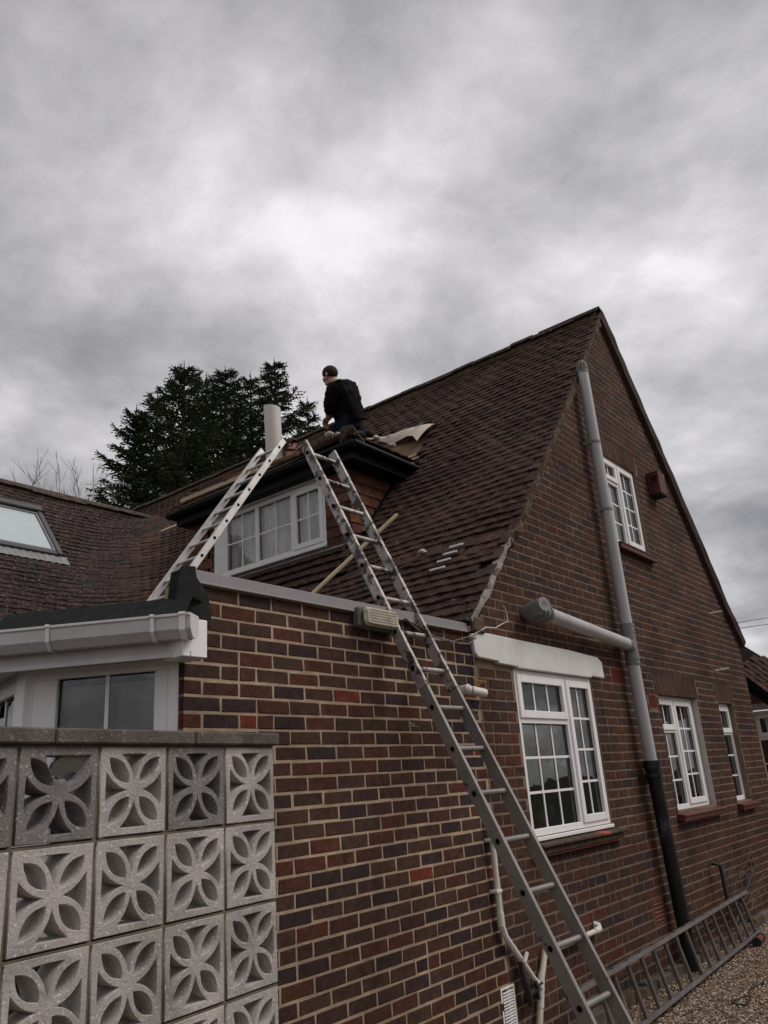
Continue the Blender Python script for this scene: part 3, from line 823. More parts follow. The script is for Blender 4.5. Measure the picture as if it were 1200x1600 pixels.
# lead flashings
upt = Vector((1, 0, SL)).normalized(); nrt = Vector((-SL, 0, 1)).normalized(); pcs = []
for k, (xx, hh) in enumerate(((5.56, .045), (5.62, .07), (5.68, .10), (5.735, .13))):      # courses kicked up under the window
    y = 1.90 + (.08 if k % 2 else 0)
    while y < 4.5:
        v2 = (upt * math.cos(.02) - nrt * math.sin(.02)); u = Vector((0, -1, 0))
        pcs.append((('t', random.randrange(5)), mtx(onmain(xx, y, hh + random.uniform(-.004, .004)), u, v2, u.cross(v2)), random.randrange(10))); y += .165
place_pieces('roof_tile', pcs, TPL, TILE_TINTS, 'tile_face', dorm, None, 60)
mb = MB(); a_, b_ = onmain(5.765, 1.90, .165), onmain(5.765, 4.50, .165); c_, d_ = Vector((5.84, 4.50, WZ0 - .035)), Vector((5.84, 1.90, WZ0 - .035))
mb.add([a_, b_, c_, d_], [(0, 1, 2, 3)]); mb.add([a_, b_, b_ - nrt * .03, a_ - nrt * .03], [(0, 1, 2, 3)]); mb.build('lead_apron', 'lead', dorm)
mb = MB(); f = Fr(onmain(5.9, DYC0 - .03, .03), (0, 1, 0), upm, nrm_); mb.box(f, (-.05, 0, 0), (.05, 1.35, .012)); mb.build('lead_soaker', 'black_plastic', dorm)
# black eaves: soffit, fascia, gutter
def rect_ring(o, z): return [Vector((DX - o, DY0 - o, z)), Vector((DX - o, DY1 + o, z))]
mb = MB()
xr = xmain(3.30) + .02
outer = lambda o: [Vector((xr, DY0 - o, 0)), Vector((DX - o, DY0 - o, 0)), Vector((DX - o, DY1 + o, 0)), Vector((xr, DY1 + o, 0))]
inner = [Vector((xr, DYC0, 0)), Vector((5.85, DYC0, 0)), Vector((5.85, DYC1, 0)), Vector((xr, DYC1, 0))]
prof = [(-.235, 3.12, 'i'), (0.0, 3.155, 'o'), (.008, 3.30, 'o'), (-.02, 3.31, 'o')]
def band(p0, z0, p1, z1):
    for i in range(3):
        mb.add([p0[i] + HZ * z0, p0[i + 1] + HZ * z0, p1[i + 1] + HZ * z1, p1[i] + HZ * z1], [(0, 1, 2, 3)])
band(inner, 3.13, outer(-.04), 3.15); band(outer(-.04), 3.15, outer(-.04), 3.30); band(outer(-.04), 3.30, inner, 3.31)
mb.build('eaves_fascia', 'black_plastic', dorm)
mb = MB()
gp = [p + HZ * 3.29 for p in outer(.012)]
def halfgutter(mb, a, b, r=.056, seg=7, down=HZ * -1, ext_=.0):
    a, b = Vector(a), Vector(b); d = (b - a).normalized(); a = a - d * ext_; b = b + d * ext_; w = d.cross(HZ).normalized()
    A = []; B = []
    for k in range(seg + 1):
        t = math.pi * k / seg; off = w * (-math.cos(t) * r) - HZ * (math.sin(t) * r); A.append(a + off); B.append(b + off)
    ia = [a + (p - a) * .9 for p in A]; ib = [b + (p - b) * .9 for p in B]; n = seg + 1
    mb.add(A + B + ia + ib, [(k, k + 1, n + k + 1, n + k) for k in range(seg)] + [(2 * n + k, 2 * n + k + 1, 3 * n + k + 1, 3 * n + k) for k in range(seg)] +
           [(0, n, 3 * n, 2 * n), (seg, 2 * n - 1, 4 * n - 1, 3 * n - 1)], True)
    mb.add(A, [tuple(range(n))]); mb.add(B, [tuple(range(n))])
for i in range(3): halfgutter(mb, gp[i], gp[i + 1], ext_=.03)
mb.build('gutter', 'black_plastic', dorm)
# hipped roof over it
droof = MB()
r0 = Vector((DX + (DY1 - DY0) / 2, (DY0 + DY1) / 2, DZE + DS * (DY1 - DY0) / 2 - .02))
xe = RX - (RZ - r0.z) / SL
c0, c1 = Vector((DX, DY0, DZE - .02)), Vector((DX, DY1, DZE - .02)); e0, e1 = Vector((xmain(DZE), DY0, DZE - .02)), Vector((xmain(DZE), DY1, DZE - .02))
re_ = Vector((xe, r0.y, r0.z))
droof.add([c0, c1, r0], [(0, 1, 2)]); droof.add([c0, r0, re_, e0], [(0, 1, 2, 3)]); droof.add([c1, r0, re_, e1], [(0, 1, 2, 3)])
dr = droof.build('dormer_roof', 'roof_deck', house); dr['label'] = 'low hipped tiled roof of the dormer, partly stripped'
pcs = []
for face in range(3):
    k = 0; h = 0.0
    while True:
        run = k * .084
        if run > (DY1 - DY0) / 2 - .05: break
        if face == 0: a = Vector((DX + run, DY0 + run, DZE + DS * run)); b = Vector((DX + run, DY1 - run, DZE + DS * run)); up = Vector((1, 0, DS)).normalized()
        elif face == 1: a = Vector((DX + run, DY0 + run, DZE + DS * run)); b = Vector((RX - (RZ - a.z) / SL, DY0 + run, a.z)); up = Vector((0, 1, DS)).normalized()
        else: a = Vector((DX + run, DY1 - run, DZE + DS * run)); b = Vector((RX - (RZ - a.z) / SL, DY1 - run, a.z)); up = Vector((0, -1, DS)).normalized()
        d = (b - a); L = d.length; d.normalize(); nr = d.cross(up); nr = nr if nr.z > 0 else -nr
        s = .06 + (.08 if k % 2 else 0)
        while s < L:
            p = a + d * s
            strip = face == 0 and p.y > 2.9 and k > 1 or face == 2
            if not strip:
                tilt = .10; u = up.cross(nr).normalized(); v2 = up * math.cos(tilt) - nr * math.sin(tilt); n2 = u.cross(v2)
                pcs.append((('t', random.randrange(5)), mtx(p + nr * .018, u, v2, n2), random.randrange(10)))
            s += .165
        k += 1
place_pieces('roof_tile', pcs, TPL, TILE_TINTS, 'tile_face', dr, None, 200)
# bonnet tiles stacked up the near hip
for i in range(12):
    run = .02 + i * .085; c = Vector((DX + run, DY0 + run, DZE + DS * run + .05))
    d = Vector((1, 1, DS)).normalized()
    wl = Vector((.0, 1.0, -.42)).normalized(); wr = Vector((1.0, 0, -.42)).normalized(); mb = MB()
    L = .20; A = c - d * .06 + HZ * .012; B = c + d * .10; t = HZ * .022
    up_ = HZ * .050
    vs = [A + up_, A + wl * L, A + wr * L, B + up_, B + wl * L * .8, B + wr * L * .8]
    vs += [v + t for v in vs]
    mb.add(vs, [(0, 1, 2), (3, 4, 5), (0, 1, 4, 3), (0, 3, 5, 2), (6, 9, 10, 7), (6, 8, 11, 9), (0, 6, 7, 1), (0, 2, 8, 6), (1, 7, 10, 4), (2, 5, 11, 8)])
    mb.build('bonnet_tile', 'ridge_clay', dr)
ridge(dr, (r0.x, r0.y, r0.z + .08), (xe + .1, r0.y, r0.z + .08), r=.1)

# ---------------------------------------------------------------- windows
def window(name, parent, fr, w, h, lights, depth=.06, m='white_upvc', fw=.05, label=None, room=None, curtain=None, sill=True, mull=None, glass='window_glass', room_d=1.2, room_m=(.25, .35, .2)):
    """fr: lower left corner of the window, u right, v up, n outwards.
    lights: (u0, u1, v0, v1, sash, cols, rows) in metres"""
    mb = MB()
    mb.box(fr, (0, 0, -depth), (fw, h, 0)); mb.box(fr, (w - fw, 0, -depth), (w, h, 0))
    mb.box(fr, (fw, 0, -depth), (w - fw, fw, 0)); mb.box(fr, (fw, h - fw, -depth), (w - fw, h, 0))
    for (a, b, c, d) in (mull or []): mb.box(fr, (a, c, -depth), (b, d, -.001))
    win = mb.build(name, m, parent, .004)
    if label: win['label'] = label
    if sill:
        MB().box(fr, (-.0, -.028, -depth), (w, -.002, .028)).build('window_cill', m, win, .003)
    for (a, b, c, d, sash, cols, rows) in lights:
        g0 = -.030
        if sash:
            s = MB(); t = .045; p = .014
            s.box(fr, (a - .012, c - .012, -.03), (a + t, d + .012, p)); s.box(fr, (b - t, c - .012, -.03), (b + .012, d + .012, p))
            s.box(fr, (a + t, c - .012, -.03), (b - t, c + t, p)); s.box(fr, (a + t, d - t, -.03), (b - t, d + .012, p))
            so = s.build('sash', m, win, .004)
            a, b, c, d = a + t, b - t, c + t, d - t; g0 = -.018
        mbp = MB(); mbp.add([fr(a, c, g0), fr(b, c, g0), fr(b, d, g0), fr(a, d, g0)], [(0, 1, 2, 3)]); mbp.build('pane', glass, win, recalc=False)
        gk = MB(); q = .012                      # black gasket round the glass
        for (p0, p1) in (((a, c), (a + .006, d)), ((b - .006, c), (b, d)), ((a + .006, c), (b - .006, c + .006)), ((a + .006, d - .006), (b - .006, d))):
            gk.box(fr, (*p0, g0), (*p1, g0 + .004))
        gk.build('gasket', 'black_plastic', win)
        for i in range(1, cols):
            x = a + (b - a) * i / cols; MB().box(fr, (x - .009, c, g0 + .0005), (x + .009, d, g0 + .006)).build('glazing_bar', m, win)
        for i in range(1, rows):
            y = c + (d - c) * i / rows; MB().box(fr, (a, y - .009, g0 + .0006), (b, y + .009, g0 + .0066)).build('glazing_bar', m, win)
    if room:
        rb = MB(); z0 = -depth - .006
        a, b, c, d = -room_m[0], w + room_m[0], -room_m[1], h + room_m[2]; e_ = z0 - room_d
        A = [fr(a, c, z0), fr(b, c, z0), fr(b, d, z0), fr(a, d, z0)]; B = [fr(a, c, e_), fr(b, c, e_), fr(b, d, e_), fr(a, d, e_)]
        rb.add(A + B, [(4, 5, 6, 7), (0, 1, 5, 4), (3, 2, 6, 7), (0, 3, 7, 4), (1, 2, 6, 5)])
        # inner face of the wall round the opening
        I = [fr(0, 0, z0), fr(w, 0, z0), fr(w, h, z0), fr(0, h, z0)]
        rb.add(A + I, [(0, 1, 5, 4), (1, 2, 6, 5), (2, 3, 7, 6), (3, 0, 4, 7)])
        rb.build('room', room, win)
    if curtain:
        for (u0, u1, v0, v1, cm, dd, amp) in curtain:
            cu = MB(); n = max(4, int((u1 - u0) / .012)); pts = []
            for i in range(n + 1):
                u = u0 + (u1 - u0) * i / n; o = dd + amp * math.sin(i * .9 + 1.3 * math.sin(i * .23)) + amp * .4 * math.sin(i * 2.3)
                pts += [fr(u, v0, o), fr(u, v1, o)]
            cu.add(pts, [(2 * i, 2 * i + 2, 2 * i + 3, 2 * i + 1) for i in range(n)], True)
            cu.build('curtain', cm, win)
    return win

def gfr(x, z, y=0): return Fr((x, y, z), (1, 0, 0), (0, 0, 1), (0, -1, 0))
w, h = W1[1] - W1[0], W1[3] - W1[2]
window('window', house, gfr(W1[0], W1[2], .012), w, h,
       [(.05, .79, .83, h - .05, True, 3, 1), (.05, .79, .05, .78, False, 3, 3), (.84, w - .05, .05, h - .05, True, 2, 4)],
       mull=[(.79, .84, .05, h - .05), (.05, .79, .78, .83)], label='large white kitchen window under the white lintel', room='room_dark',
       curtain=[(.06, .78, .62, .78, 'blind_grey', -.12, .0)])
w, h = W2[1] - W2[0], W2[3] - W2[2]
window('window', house, gfr(W2[0], W2[2], .035), w, h,
       [(.05, .40, .74, h - .05, True, 2, 1), (.05, .40, .05, .69, False, 2, 3), (.45, w - .05, .05, h - .05, True, 2, 4)],
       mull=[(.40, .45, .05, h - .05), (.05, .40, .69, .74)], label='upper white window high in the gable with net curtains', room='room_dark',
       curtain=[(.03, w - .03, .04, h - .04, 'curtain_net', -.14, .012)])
w, h = W3[1] - W3[0], W3[3] - W3[2]
window('window', house, gfr(W3[0], W3[2], .065), w, h,
       [(.05, .50, .78, h - .05, True, 2, 1), (.05, .50, .05, .74, False, 2, 3), (.55, w - .11, .05, h - .05, True, 2, 4)],
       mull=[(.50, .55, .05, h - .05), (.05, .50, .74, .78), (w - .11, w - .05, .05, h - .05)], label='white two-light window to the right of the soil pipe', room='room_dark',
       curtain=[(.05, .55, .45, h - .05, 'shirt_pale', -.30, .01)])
w, h = W4[1] - W4[0], W4[3] - W4[2]
window('window', house, gfr(W4[0], W4[2], .065), w, h,
       [(.05, w - .05, .78, h - .05, True, 1, 1), (.05, w - .05, .05, .74, False, 1, 3)],
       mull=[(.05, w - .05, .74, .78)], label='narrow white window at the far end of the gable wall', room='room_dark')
for (a, b, z, mm, lab) in ((W3[0], W3[1], W3[2], 'sill_red', 'dark red tiled sill under the two-light window'), (W4[0], W4[1], W4[2], 'sill_red', 'short dark red sill of the narrow window'), (W2[0], W2[1], W2[2], 'sill_red', 'dark red sill high in the gable')):
    mb = MB(); f = Fr((a - .05, -.065, z - .095), (1, 0, 0), (0, 1, .18), (0, -.18, 1)); n = int((b - a + .1) / .152)
    L = (b - a + .1) / n
    base = MB().box(f, (0, 0, 0), (b - a + .1, .13, .045)).build('window_sill', mm, house, .004); base['label'] = lab
    for k in range(n): MB().box(f, (k * L + .002, -.006, .0452), ((k + 1) * L - .002, .12, .062)).build('sill_tile', mm, base, .003)
    if mm == 'sill_red' and z < 1 and b < 10:
        m2 = MB().box(WF, (b - .002, .003, z), (b + .001, .06, .70)); m2.build('window_reveal', 'render_grey', house)
# tiled sill of the kitchen window, one tile newer and redder
base = MB().box(WF, (5.30, -.055, -.515), (6.72, .05, -.475)).build('window_sill', 'sill_brown', house, .006)
base['label'] = 'mossy brown tile sill below the large window'
for k in range(9):
    a = 5.29 + k * .162; o = MB().box(Fr((a, -.085, -.468), (1, 0, 0), (0, 1, .12), (0, -.12, 1)), (.002, 0, 0), (.158, .11, .02)).build('sill_tile', 'sill_tile_red' if k == 6 else 'sill_brown', base, .004)
    if k == 6: o['label'] = 'newer orange-red sill tile'
MB().box(WF, (5.32, -.045, -.53), (6.63, .0, -.516)).build('tile_creasing', 'terracotta', house, .003)
# rendered lintel with a ragged outline
mb = MB(); f = Fr((0, 0, 0), (1, 0, 0), (0, 0, 1), (0, -1, 0))
mb.prism(f, [(4.735, .975), (4.76, .84), (4.80, .815), (5.06, .805), (5.065, .79), (5.33, .785), (5.34, .775), (6.60, .775), (6.61, .79), (6.86, .785), (6.855, .93), (6.78, .965), (6.2, .985), (5.5, .99), (4.85, 1.0)], -.02, .030)
lin = mb.build('lintel', 'render_white', house, .006); lin['label'] = 'white rendered concrete lintel over the large window'
# dormer window
f = Fr((5.835, WY1, WZ0), (0, -1, 0), (0, 0, 1), (-1, 0, 0)); w, h = WY1 - WY0, WZ1 - WZ0
window('dormer_window', dorm, f, w, h,
       [(.225, .70, .05, h - .05, False, 2, 2), (.755, 1.26, .05, h - .05, False, 2, 2), (1.315, w - .035, .045, h - .045, True, 2, 2)],
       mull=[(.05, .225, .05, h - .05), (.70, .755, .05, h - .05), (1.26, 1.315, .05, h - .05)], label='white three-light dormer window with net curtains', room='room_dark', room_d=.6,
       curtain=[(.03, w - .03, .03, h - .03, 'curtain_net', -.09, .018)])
MB().box(WF, (5.79, WY0 - .02, WZ1 + .004), (5.86, WY1 + .02, WZ1 + .035)).build('window_head', 'white_upvc_dirty', dorm, .004)

# ---------------------------------------------------------------- bay beside the screen wall
bay = thing('bay_window', 'white bay with glazing, gutter and felt roof at the left end of the brick extension', 'bay window', (2.0, .6, G))
A0 = Vector((2.30, .03, 0)); U1 = Vector((-.5247, .8513, 0)).normalized(); L1_ = .75; B0 = A0 + U1 * L1_
U2 = Vector((.221, .975, 0)).normalized(); L2_ = 1.3; C0 = B0 + U2 * L2_
def nrm_out(u): return Vector((-u.y, u.x, 0))         # outwards, to the left of the run
ws = []
for (P0, U, L, lights, mull, lab, nm) in (
        (B0, -U1, L1_, [(.165, L1_ - .115, .05, 1.08, False, 2, 1)], [(.05, .165, .05, 1.08), (L1_ - .115, L1_ - .05, .05, 1.08)], 'near bay light with frosted panes', 'bay_light'),
        (C0, -U2, L2_, [(.05, .61, .05, 1.08, True, 2, 1), (.67, L2_ - .05, .05, 1.08, True, 2, 1)], [(.61, .67, .05, 1.08)], 'far bay light with dark panes', 'bay_light')):
    n = Vector((U.y, -U.x, 0))
    fr = Fr((P0.x, P0.y, -.50), U, (0, 0, 1), n)
    window(nm, bay, fr, L, 1.13, lights, mull=mull, m='white_upvc', label=lab, room='room_dark', room_d=.12 if P0 is B0 else .3, room_m=(-.03, 0, 0), sill=False,
           curtain=[(.02, L - .02, .05, 1.05, 'frosted', -.085, .0)] if P0 is B0 else None)
    bwm = MB().box(fr, (0, G + .50, -.1), (L, -.002, -.01)).build('bay_wall', 'shaded_brick', bay)
# corner post
mb = MB(); mb.prism(WF, [(B0.x - .012, B0.y - .03), (B0.x + .05, B0.y - .04), (B0.x + .05, B0.y + .06), (B0.x - .008, B0.y + .05)], -.5, .63); mb.build('corner_post', 'white_upvc', bay, .004)
# fascia, soffit, gutter, felt along both facets
n1 = Vector((U1.y, -U1.x, 0)); n1 = -n1 if n1.x > 0 else n1
n2 = Vector((U2.y, -U2.x, 0)); n2 = -n2 if n2.x > 0 else n2
def off_pts(o, s0=-.12):
    "poly line A-B-C moved outwards by o, mitred at B"
    a = A0 + U1 * s0 + n1 * o; c = C0 + n2 * o
    bis = (n1 + n2).normalized(); b = B0 + bis * (o / bis.dot(n1)); return a, b, c
def strip(mb, o0, z0, o1, z1, s0=-.12):
    p = off_pts(o0, s0); q = off_pts(o1, s0)
    for i in range(2): mb.add([p[i] + HZ * z0, p[i + 1] + HZ * z0, q[i + 1] + HZ * z1, q[i] + HZ * z1], [(0, 1, 2, 3)])
mb = MB(); strip(mb, .15, .605, .15, .765); strip(mb, .0, .628, .15, .605); strip(mb, .15, .605, .165, .605); strip(mb, .165, .605, .165, .625); strip(mb, .165, .625, .15, .625)
mb.build('fascia', 'white_upvc_dirty', bay)
a = off_pts(.15)[0]; b = A0 + U1 * -.12
mb = MB(); mb.prism(Fr((2.18, -.155, .60), (1, 0, 0), (0, 0, 1), (0, -1, 0)), [(0, 0), (.135, 0), (.135, .17), (0, .17)], -.14, .0)
mb.build('box_end', 'white_upvc', bay, .003)
mb = MB()                       # squared gutter profile
pr = [(.155, .755), (.16, .69), (.19, .665), (.245, .665), (.27, .70), (.272, .745), (.262, .752), (.255, .745), (.25, .70), (.235, .68), (.195, .68), (.175, .70)]
pr = [(.155, .775), (.158, .70), (.185, .672), (.225, .672), (.258, .708), (.262, .758), (.270, .764), (.268, .775), (.248, .775), (.245, .72), (.22, .69), (.19, .69), (.172, .71), (.17, .775)]
for i in range(len(pr)):
    (o0, z0), (o1, z1) = pr[i], pr[(i + 1) % len(pr)]; strip(mb, o0, z0, o1, z1, s0=-.15)
pe = [off_pts(o, -.15)[0] + HZ * z for o, z in pr[:9]]; mb.add(pe, [tuple(range(9))])
mb.build('gutter', 'white_upvc_dirty', bay)
for s, nm in ((-.115, 'gutter_end_joint'), (.02, 'gutter_bracket'), (.50, 'gutter_bracket')):
    mb = MB(); wd = .03 if s < -.1 else .018
    for i in range(8):
        (o0, z0), (o1, z1) = pr[i], pr[i + 1]
        P = lambda o, z, s_: A0 + U1 * s_ + n1 * (o + (.006 if o > .21 else 0)) + HZ * (z - (.006 if z < .74 else -.004))
        mb.add([P(o0, z0, s - wd / 2), P(o0, z0, s + wd / 2), P(o1, z1, s + wd / 2), P(o1, z1, s - wd / 2)], [(0, 1, 2, 3)])
    mb.build(nm, 'white_upvc', bay)
p_ = off_pts(0, 0)[1]
mb = MB(); strip(mb, .20, .775, .10, .885, -.10); strip(mb, .10, .885, -.6, .90, -.10); strip(mb, .2, .775, .2, .765, -.10); strip(mb, .2, .765, .14, .765, -.10)
mb.build('felt_edge', 'felt', bay)

# ---------------------------------------------------------------- screen wall of pierced concrete blocks
SU = Vector((.994, .108, 0)).normalized(); SN = Vector((.108, -.994, 0)).normalized()
SO = Vector((2.515, -.354, .205))           # top right front corner of the block work
scr = thing('screen_wall', 'pierced pale concrete block screen wall with petal pattern and weathered coping', 'screen wall', (1.6, -.45, G))
def arc(p0, p1, bulge, n=9):   # parabola, close enough to the cast curve
    "points of a circular-like arc from p0 to p1 bulging by `bulge` to the left"
    p0, p1 = Vector(p0), Vector(p1); d = p1 - p0; nl = Vector((-d.y, d.x)).normalized()
    return [p0 + d * t + nl * bulge * 4 * t * (1 - t) for t in [i / n for i in range(n + 1)]]
def petal_loops(broken=False, seed=0):
    H = .1225; loops = []; rj = random.Random(seed); jj = lambda a: rj.uniform(-a, a)
    for k in range(4):
        if broken and k == 0: continue
        a = R(45 + 90 * k); d = Vector((math.cos(a), math.sin(a)))
        p0 = d * (.030 + jj(.002)); p1 = d * (H * (1.29 + jj(.02)))
        L = arc(p0, p1, .029 + jj(.002))[:-1] + arc(p1, p0, .029 + jj(.002))[:-1]
        loops.append([v for v in L])
    for k in range(4):
        if broken and k == 1: continue
        a = R(90 * k); rot = Matrix.Rotation(a, 2)
        # curved triangle: point near the centre, broad base on the rim (built pointing along +x)
        tip = Vector((.026 + jj(.003), jj(.001))); b1 = Vector((H, -.064 + jj(.003))); b2 = Vector((H, .064 + jj(.003)))
        L = arc(tip, b1, .012, 8)[:-1] + arc(b1, b2, -.002, 4)[:-1] + arc(b2, tip, .012, 8)[:-1]
        loops.append([rot @ v for v in L])
    if broken:
        # the arm between the upper right petal and the top opening has broken out
        L = [Vector((.035, .02)), Vector((.075, .045)), Vector((.115, .11)), Vector((.1215, .1215)), Vector((-.06, .1215)), Vector((-.045, .08)), Vector((-.02, .045)), Vector((.0, .034)), Vector((.02, .042))]
        loops.append(L)
    return loops
def block_mesh(broken=False, seed=0):
    cu = bpy.data.curves.new('block', 'CURVE'); cu.dimensions = '2D'; cu.fill_mode = 'BOTH'; cu.extrude = .045; cu.bevel_depth = .0025; cu.bevel_resolution = 0
    O = .1425
    sq = [Vector((-O, -O)), Vector((O, -O)), Vector((O, O)), Vector((-O, O))]
    for L in [sq] + petal_loops(broken, seed):
        s = cu.splines.new('POLY'); s.points.add(len(L) - 1); s.use_cyclic_u = True
        for p, q in zip(s.points, L): p.co = (q.x, q.y, 0, 1)
    ob = bpy.data.objects.new('tmp', cu); COL.objects.link(ob)
    dg = bpy.context.evaluated_depsgraph_get(); me = bpy.data.meshes.new_from_object(ob.evaluated_get(dg))
    bpy.data.objects.remove(ob); bpy.data.curves.remove(cu); me.name = 'screen_block'
    return me
bm0 = block_mesh(); bm1 = block_mesh(True); bm2 = bm0.copy(); VAR = [block_mesh(False, q) for q in range(1, 7)]
for me in VAR: me.materials.clear(); me.materials.append(MATS['concrete_block'])
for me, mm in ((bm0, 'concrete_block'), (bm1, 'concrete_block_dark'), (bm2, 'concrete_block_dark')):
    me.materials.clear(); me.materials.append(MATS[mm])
sorg = WP(scr)
NC, NR = 8, 6
for r_ in range(NR):
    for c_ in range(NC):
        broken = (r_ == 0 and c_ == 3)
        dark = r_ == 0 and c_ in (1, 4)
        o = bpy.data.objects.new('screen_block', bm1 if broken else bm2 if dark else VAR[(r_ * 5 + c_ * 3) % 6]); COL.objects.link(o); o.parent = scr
        ctr = SO - SU * (.15 + .305 * c_ - .005) - HZ * (.152 + .3035 * r_) - SN * (.0475 + random.uniform(-.001, .001))
        x_ = SU; y_ = HZ; z_ = SN
        mm = Matrix([[x_.x, y_.x, z_.x, ctr.x - sorg.x], [x_.y, y_.y, z_.y, ctr.y - sorg.y], [x_.z, y_.z, z_.z, ctr.z - sorg.z], [0, 0, 0, 1]])
        o.matrix_local = mm @ Matrix.Rotation(random.uniform(-.004, .004), 4, 'Z')
        if broken: o['label'] = 'broken block with its upper arm missing'
sf = Fr(SO, -SU, (0, 0, -1), SN)
mb = MB()
for c_ in range(NC + 1): mb.box(sf, (-.006 + .305 * c_ - .0015, 0, -.09), (.305 * c_ + .0045 + .003, NR * .3035 + .01, -.0030)) if c_ else None
for r_ in range(NR + 1): mb.box(sf, (.0, .3035 * r_ - .0005, -.089), (NC * .305, .3035 * r_ + .0105, -.0025))
mb.build('mortar', 'joint_mortar', scr)
cx = -.02
for L in (.50, .62, .60, .60, .40):
    MB().box(sf, (cx, -.052, -.115), (cx + L - .004, -.0015, .022)).build('coping_slab', 'coping_stone', scr, .006); cx += L
MB().box(sf, (0, NR * .3035 + .01, -.09), (NC * .305, NR * .3035 + .05, 0)).build('footing', 'joint_mortar', scr)
t = thing('broken_slate', 'dark broken slate wedged in the top opening of the broken screen block', 'slate', tuple(SO - SU * 1.05 - HZ * .1))
f = Fr(SO - SU * 1.02 - HZ * .075 - SN * .03, SU, (0, -.35, .94), SN)
MB().prism(f, [(-.065, -.035), (.02, -.012), (.10, -.02), (.115, .045), (.0, .065), (-.055, .02)], -.008, .006).build('slate_piece', 'fitting_grey', t)

# ---------------------------------------------------------------- pipes and fittings on the walls
def rad(p, q, k=6):
    return [Vector(p).lerp(Vector(q), i / k) for i in range(k + 1)]
sp_ = thing('soil_pipe', 'tall grey plastic soil pipe with black iron foot running up the gable wall', 'soil pipe', (7.6, -.1, G))
PX = lambda z: 7.36 + (4.03 - z) * .012
MB().tube([(PX(4.03), -.10, 4.0), (PX(1.22), -.10, 1.20)], .057, 14).build('upper_pipe', 'grey_pvc', sp_)
MB().tube([(PX(1.0), -.10, 1.02), (7.43, -.10, .05)], .057, 14).build('lower_pipe', 'grey_pvc', sp_)
mb = MB().tube([(PX(1.3), -.10, 1.32), (PX(1.3), -.10, 1.22), (7.40, -.10, 1.0), (7.40, -.10, .93)], .064, 14)
for z in (1.30, 1.235, .985, .94): mb.tube([(7.40, -.10, z - .008), (7.40, -.10, z + .008)], .069, 14)
mb.tube([(7.40, -.10, 1.07), (7.30, -.105, 1.135)], .062, 14)
mb.build('branch_joint', 'grey_pvc_dark', sp_)
MB().tube([(7.34, -.105, 1.115), (5.75, -.12, 1.215)], .057, 14).build('branch_pipe', 'grey_pvc', sp_)
mb = MB().tube([(5.76, -.12, 1.215), (5.56, -.12, 1.225)], .060, 14); mb.tube([(5.58, -.02, 1.225), (5.52, -.2, 1.245)], .060, 14)
for x in (5.72, 5.655, 5.60): mb.tube([(x - .010, -.12, 1.218), (x + .010, -.12, 1.218)], .069, 14)
mb.build('access_bend', 'grey_pvc_dark', sp_)
cap = MB().tube([(5.523, -.198, 1.245), (5.514, -.222, 1.249)], .058, 16).build('access_cap', 'grey_pvc_dark', sp_)
mb = MB(); d_ = Vector((5.514 - 5.523, -.024, .004)).normalized()
for i in range(-2, 3):
    for j in range(-2, 3):
        if abs(i) + abs(j) < 4 and (i + j) % 2 == 0: mb.ball(Vector((5.5135, -.2235, 1.249)) + Vector((1, -.36, 0)).normalized() * i * .013 + HZ * j * .013, .004, 5, 4)
mb.build('cap_studs', 'cable_black', cap)
for z, h in ((3.20, .05), (2.47, .05)):
    mb = MB().tube([(PX(z), -.10, z - .012), (PX(z), -.10, z + .012)], .062, 14); mb.box(WF, (PX(z) - .075, -.09, z - .02), (PX(z) - .045, .0, z + .015))
    mb.build('pipe_clip', 'grey_pvc_dark', sp_)
mb = MB().tube([(PX(4.03), -.10, 4.0), (PX(4.03), -.10, 4.03)], .060, 14)
for k in range(12):
    a = 2 * math.pi * k / 12; c = Vector((PX(4), -.10, 4.03))
    mb.tube([c + Vector((math.cos(a) * .052, math.sin(a) * .052, 0)), c + Vector((math.cos(a) * .050, math.sin(a) * .050, .07)), c + Vector((math.cos(a) * .02, math.sin(a) * .02, .12))], .006, 5)
mb.tube([(PX(4), -.10, 4.14), (PX(4), -.10, 4.155)], .026, 10)
mb.build('vent_cowl', 'grey_pvc_dark', sp_)
mb = MB().tube([(7.435, -.10, .05), (7.435, -.10, .0), (7.445, -.10, -.04), (7.58, -.10, G)], [.072, .072, .062, .062], 14)
for z, r in ((.055, .088), (.02, .082), (-.055, .086)): mb.tube([(7.436, -.10, z - .014), (7.436, -.10, z + .014)], r, 14)
for s in (-1, 1): mb.box(WF, (7.44 + s * .09 - .03, -.06, -.075), (7.44 + s * .09 + .03, 0, -.04))
mb.build('iron_pipe', 'black_iron', sp_)

wp = thing('waste_pipe', 'thin white plastic waste pipe running down the brick wall and bending to the right', 'waste pipe', (4.9, -.03, G))
P_ = [(4.715, -.035, -.20), (4.72, -.035, -.80)]
MB().tube(P_, .0185, 10).build('pipe', 'white_pvc', wp)
MB().tube([(4.722, -.035, -.82), (4.735, -.035, -.90), (5.08, -.035, -1.25)], .0185, 10).build('pipe', 'white_pvc', wp)
mb = MB().tube([(4.72, -.035, -.78), (4.722, -.035, -.86)], .023, 10); mb.tube([(4.722, -.035, -.86), (4.75, -.035, -.915)], .022, 10); mb.build('pipe_bend', 'white_pvc', wp)
mb = MB().tube([(5.05, -.035, -1.225), (5.12, -.035, -1.285)], .023, 10); mb.tube([(5.14, -.035, -1.20), (5.08, -.035, -1.38)], .023, 10); mb.build('tee_joint', 'white_pvc', wp)
for z in (-.36, -.66): MB().box(WF, (4.675, -.058, z - .010), (4.742, 0, z + .010)).build('pipe_clip', 'white_pvc', wp, .003)
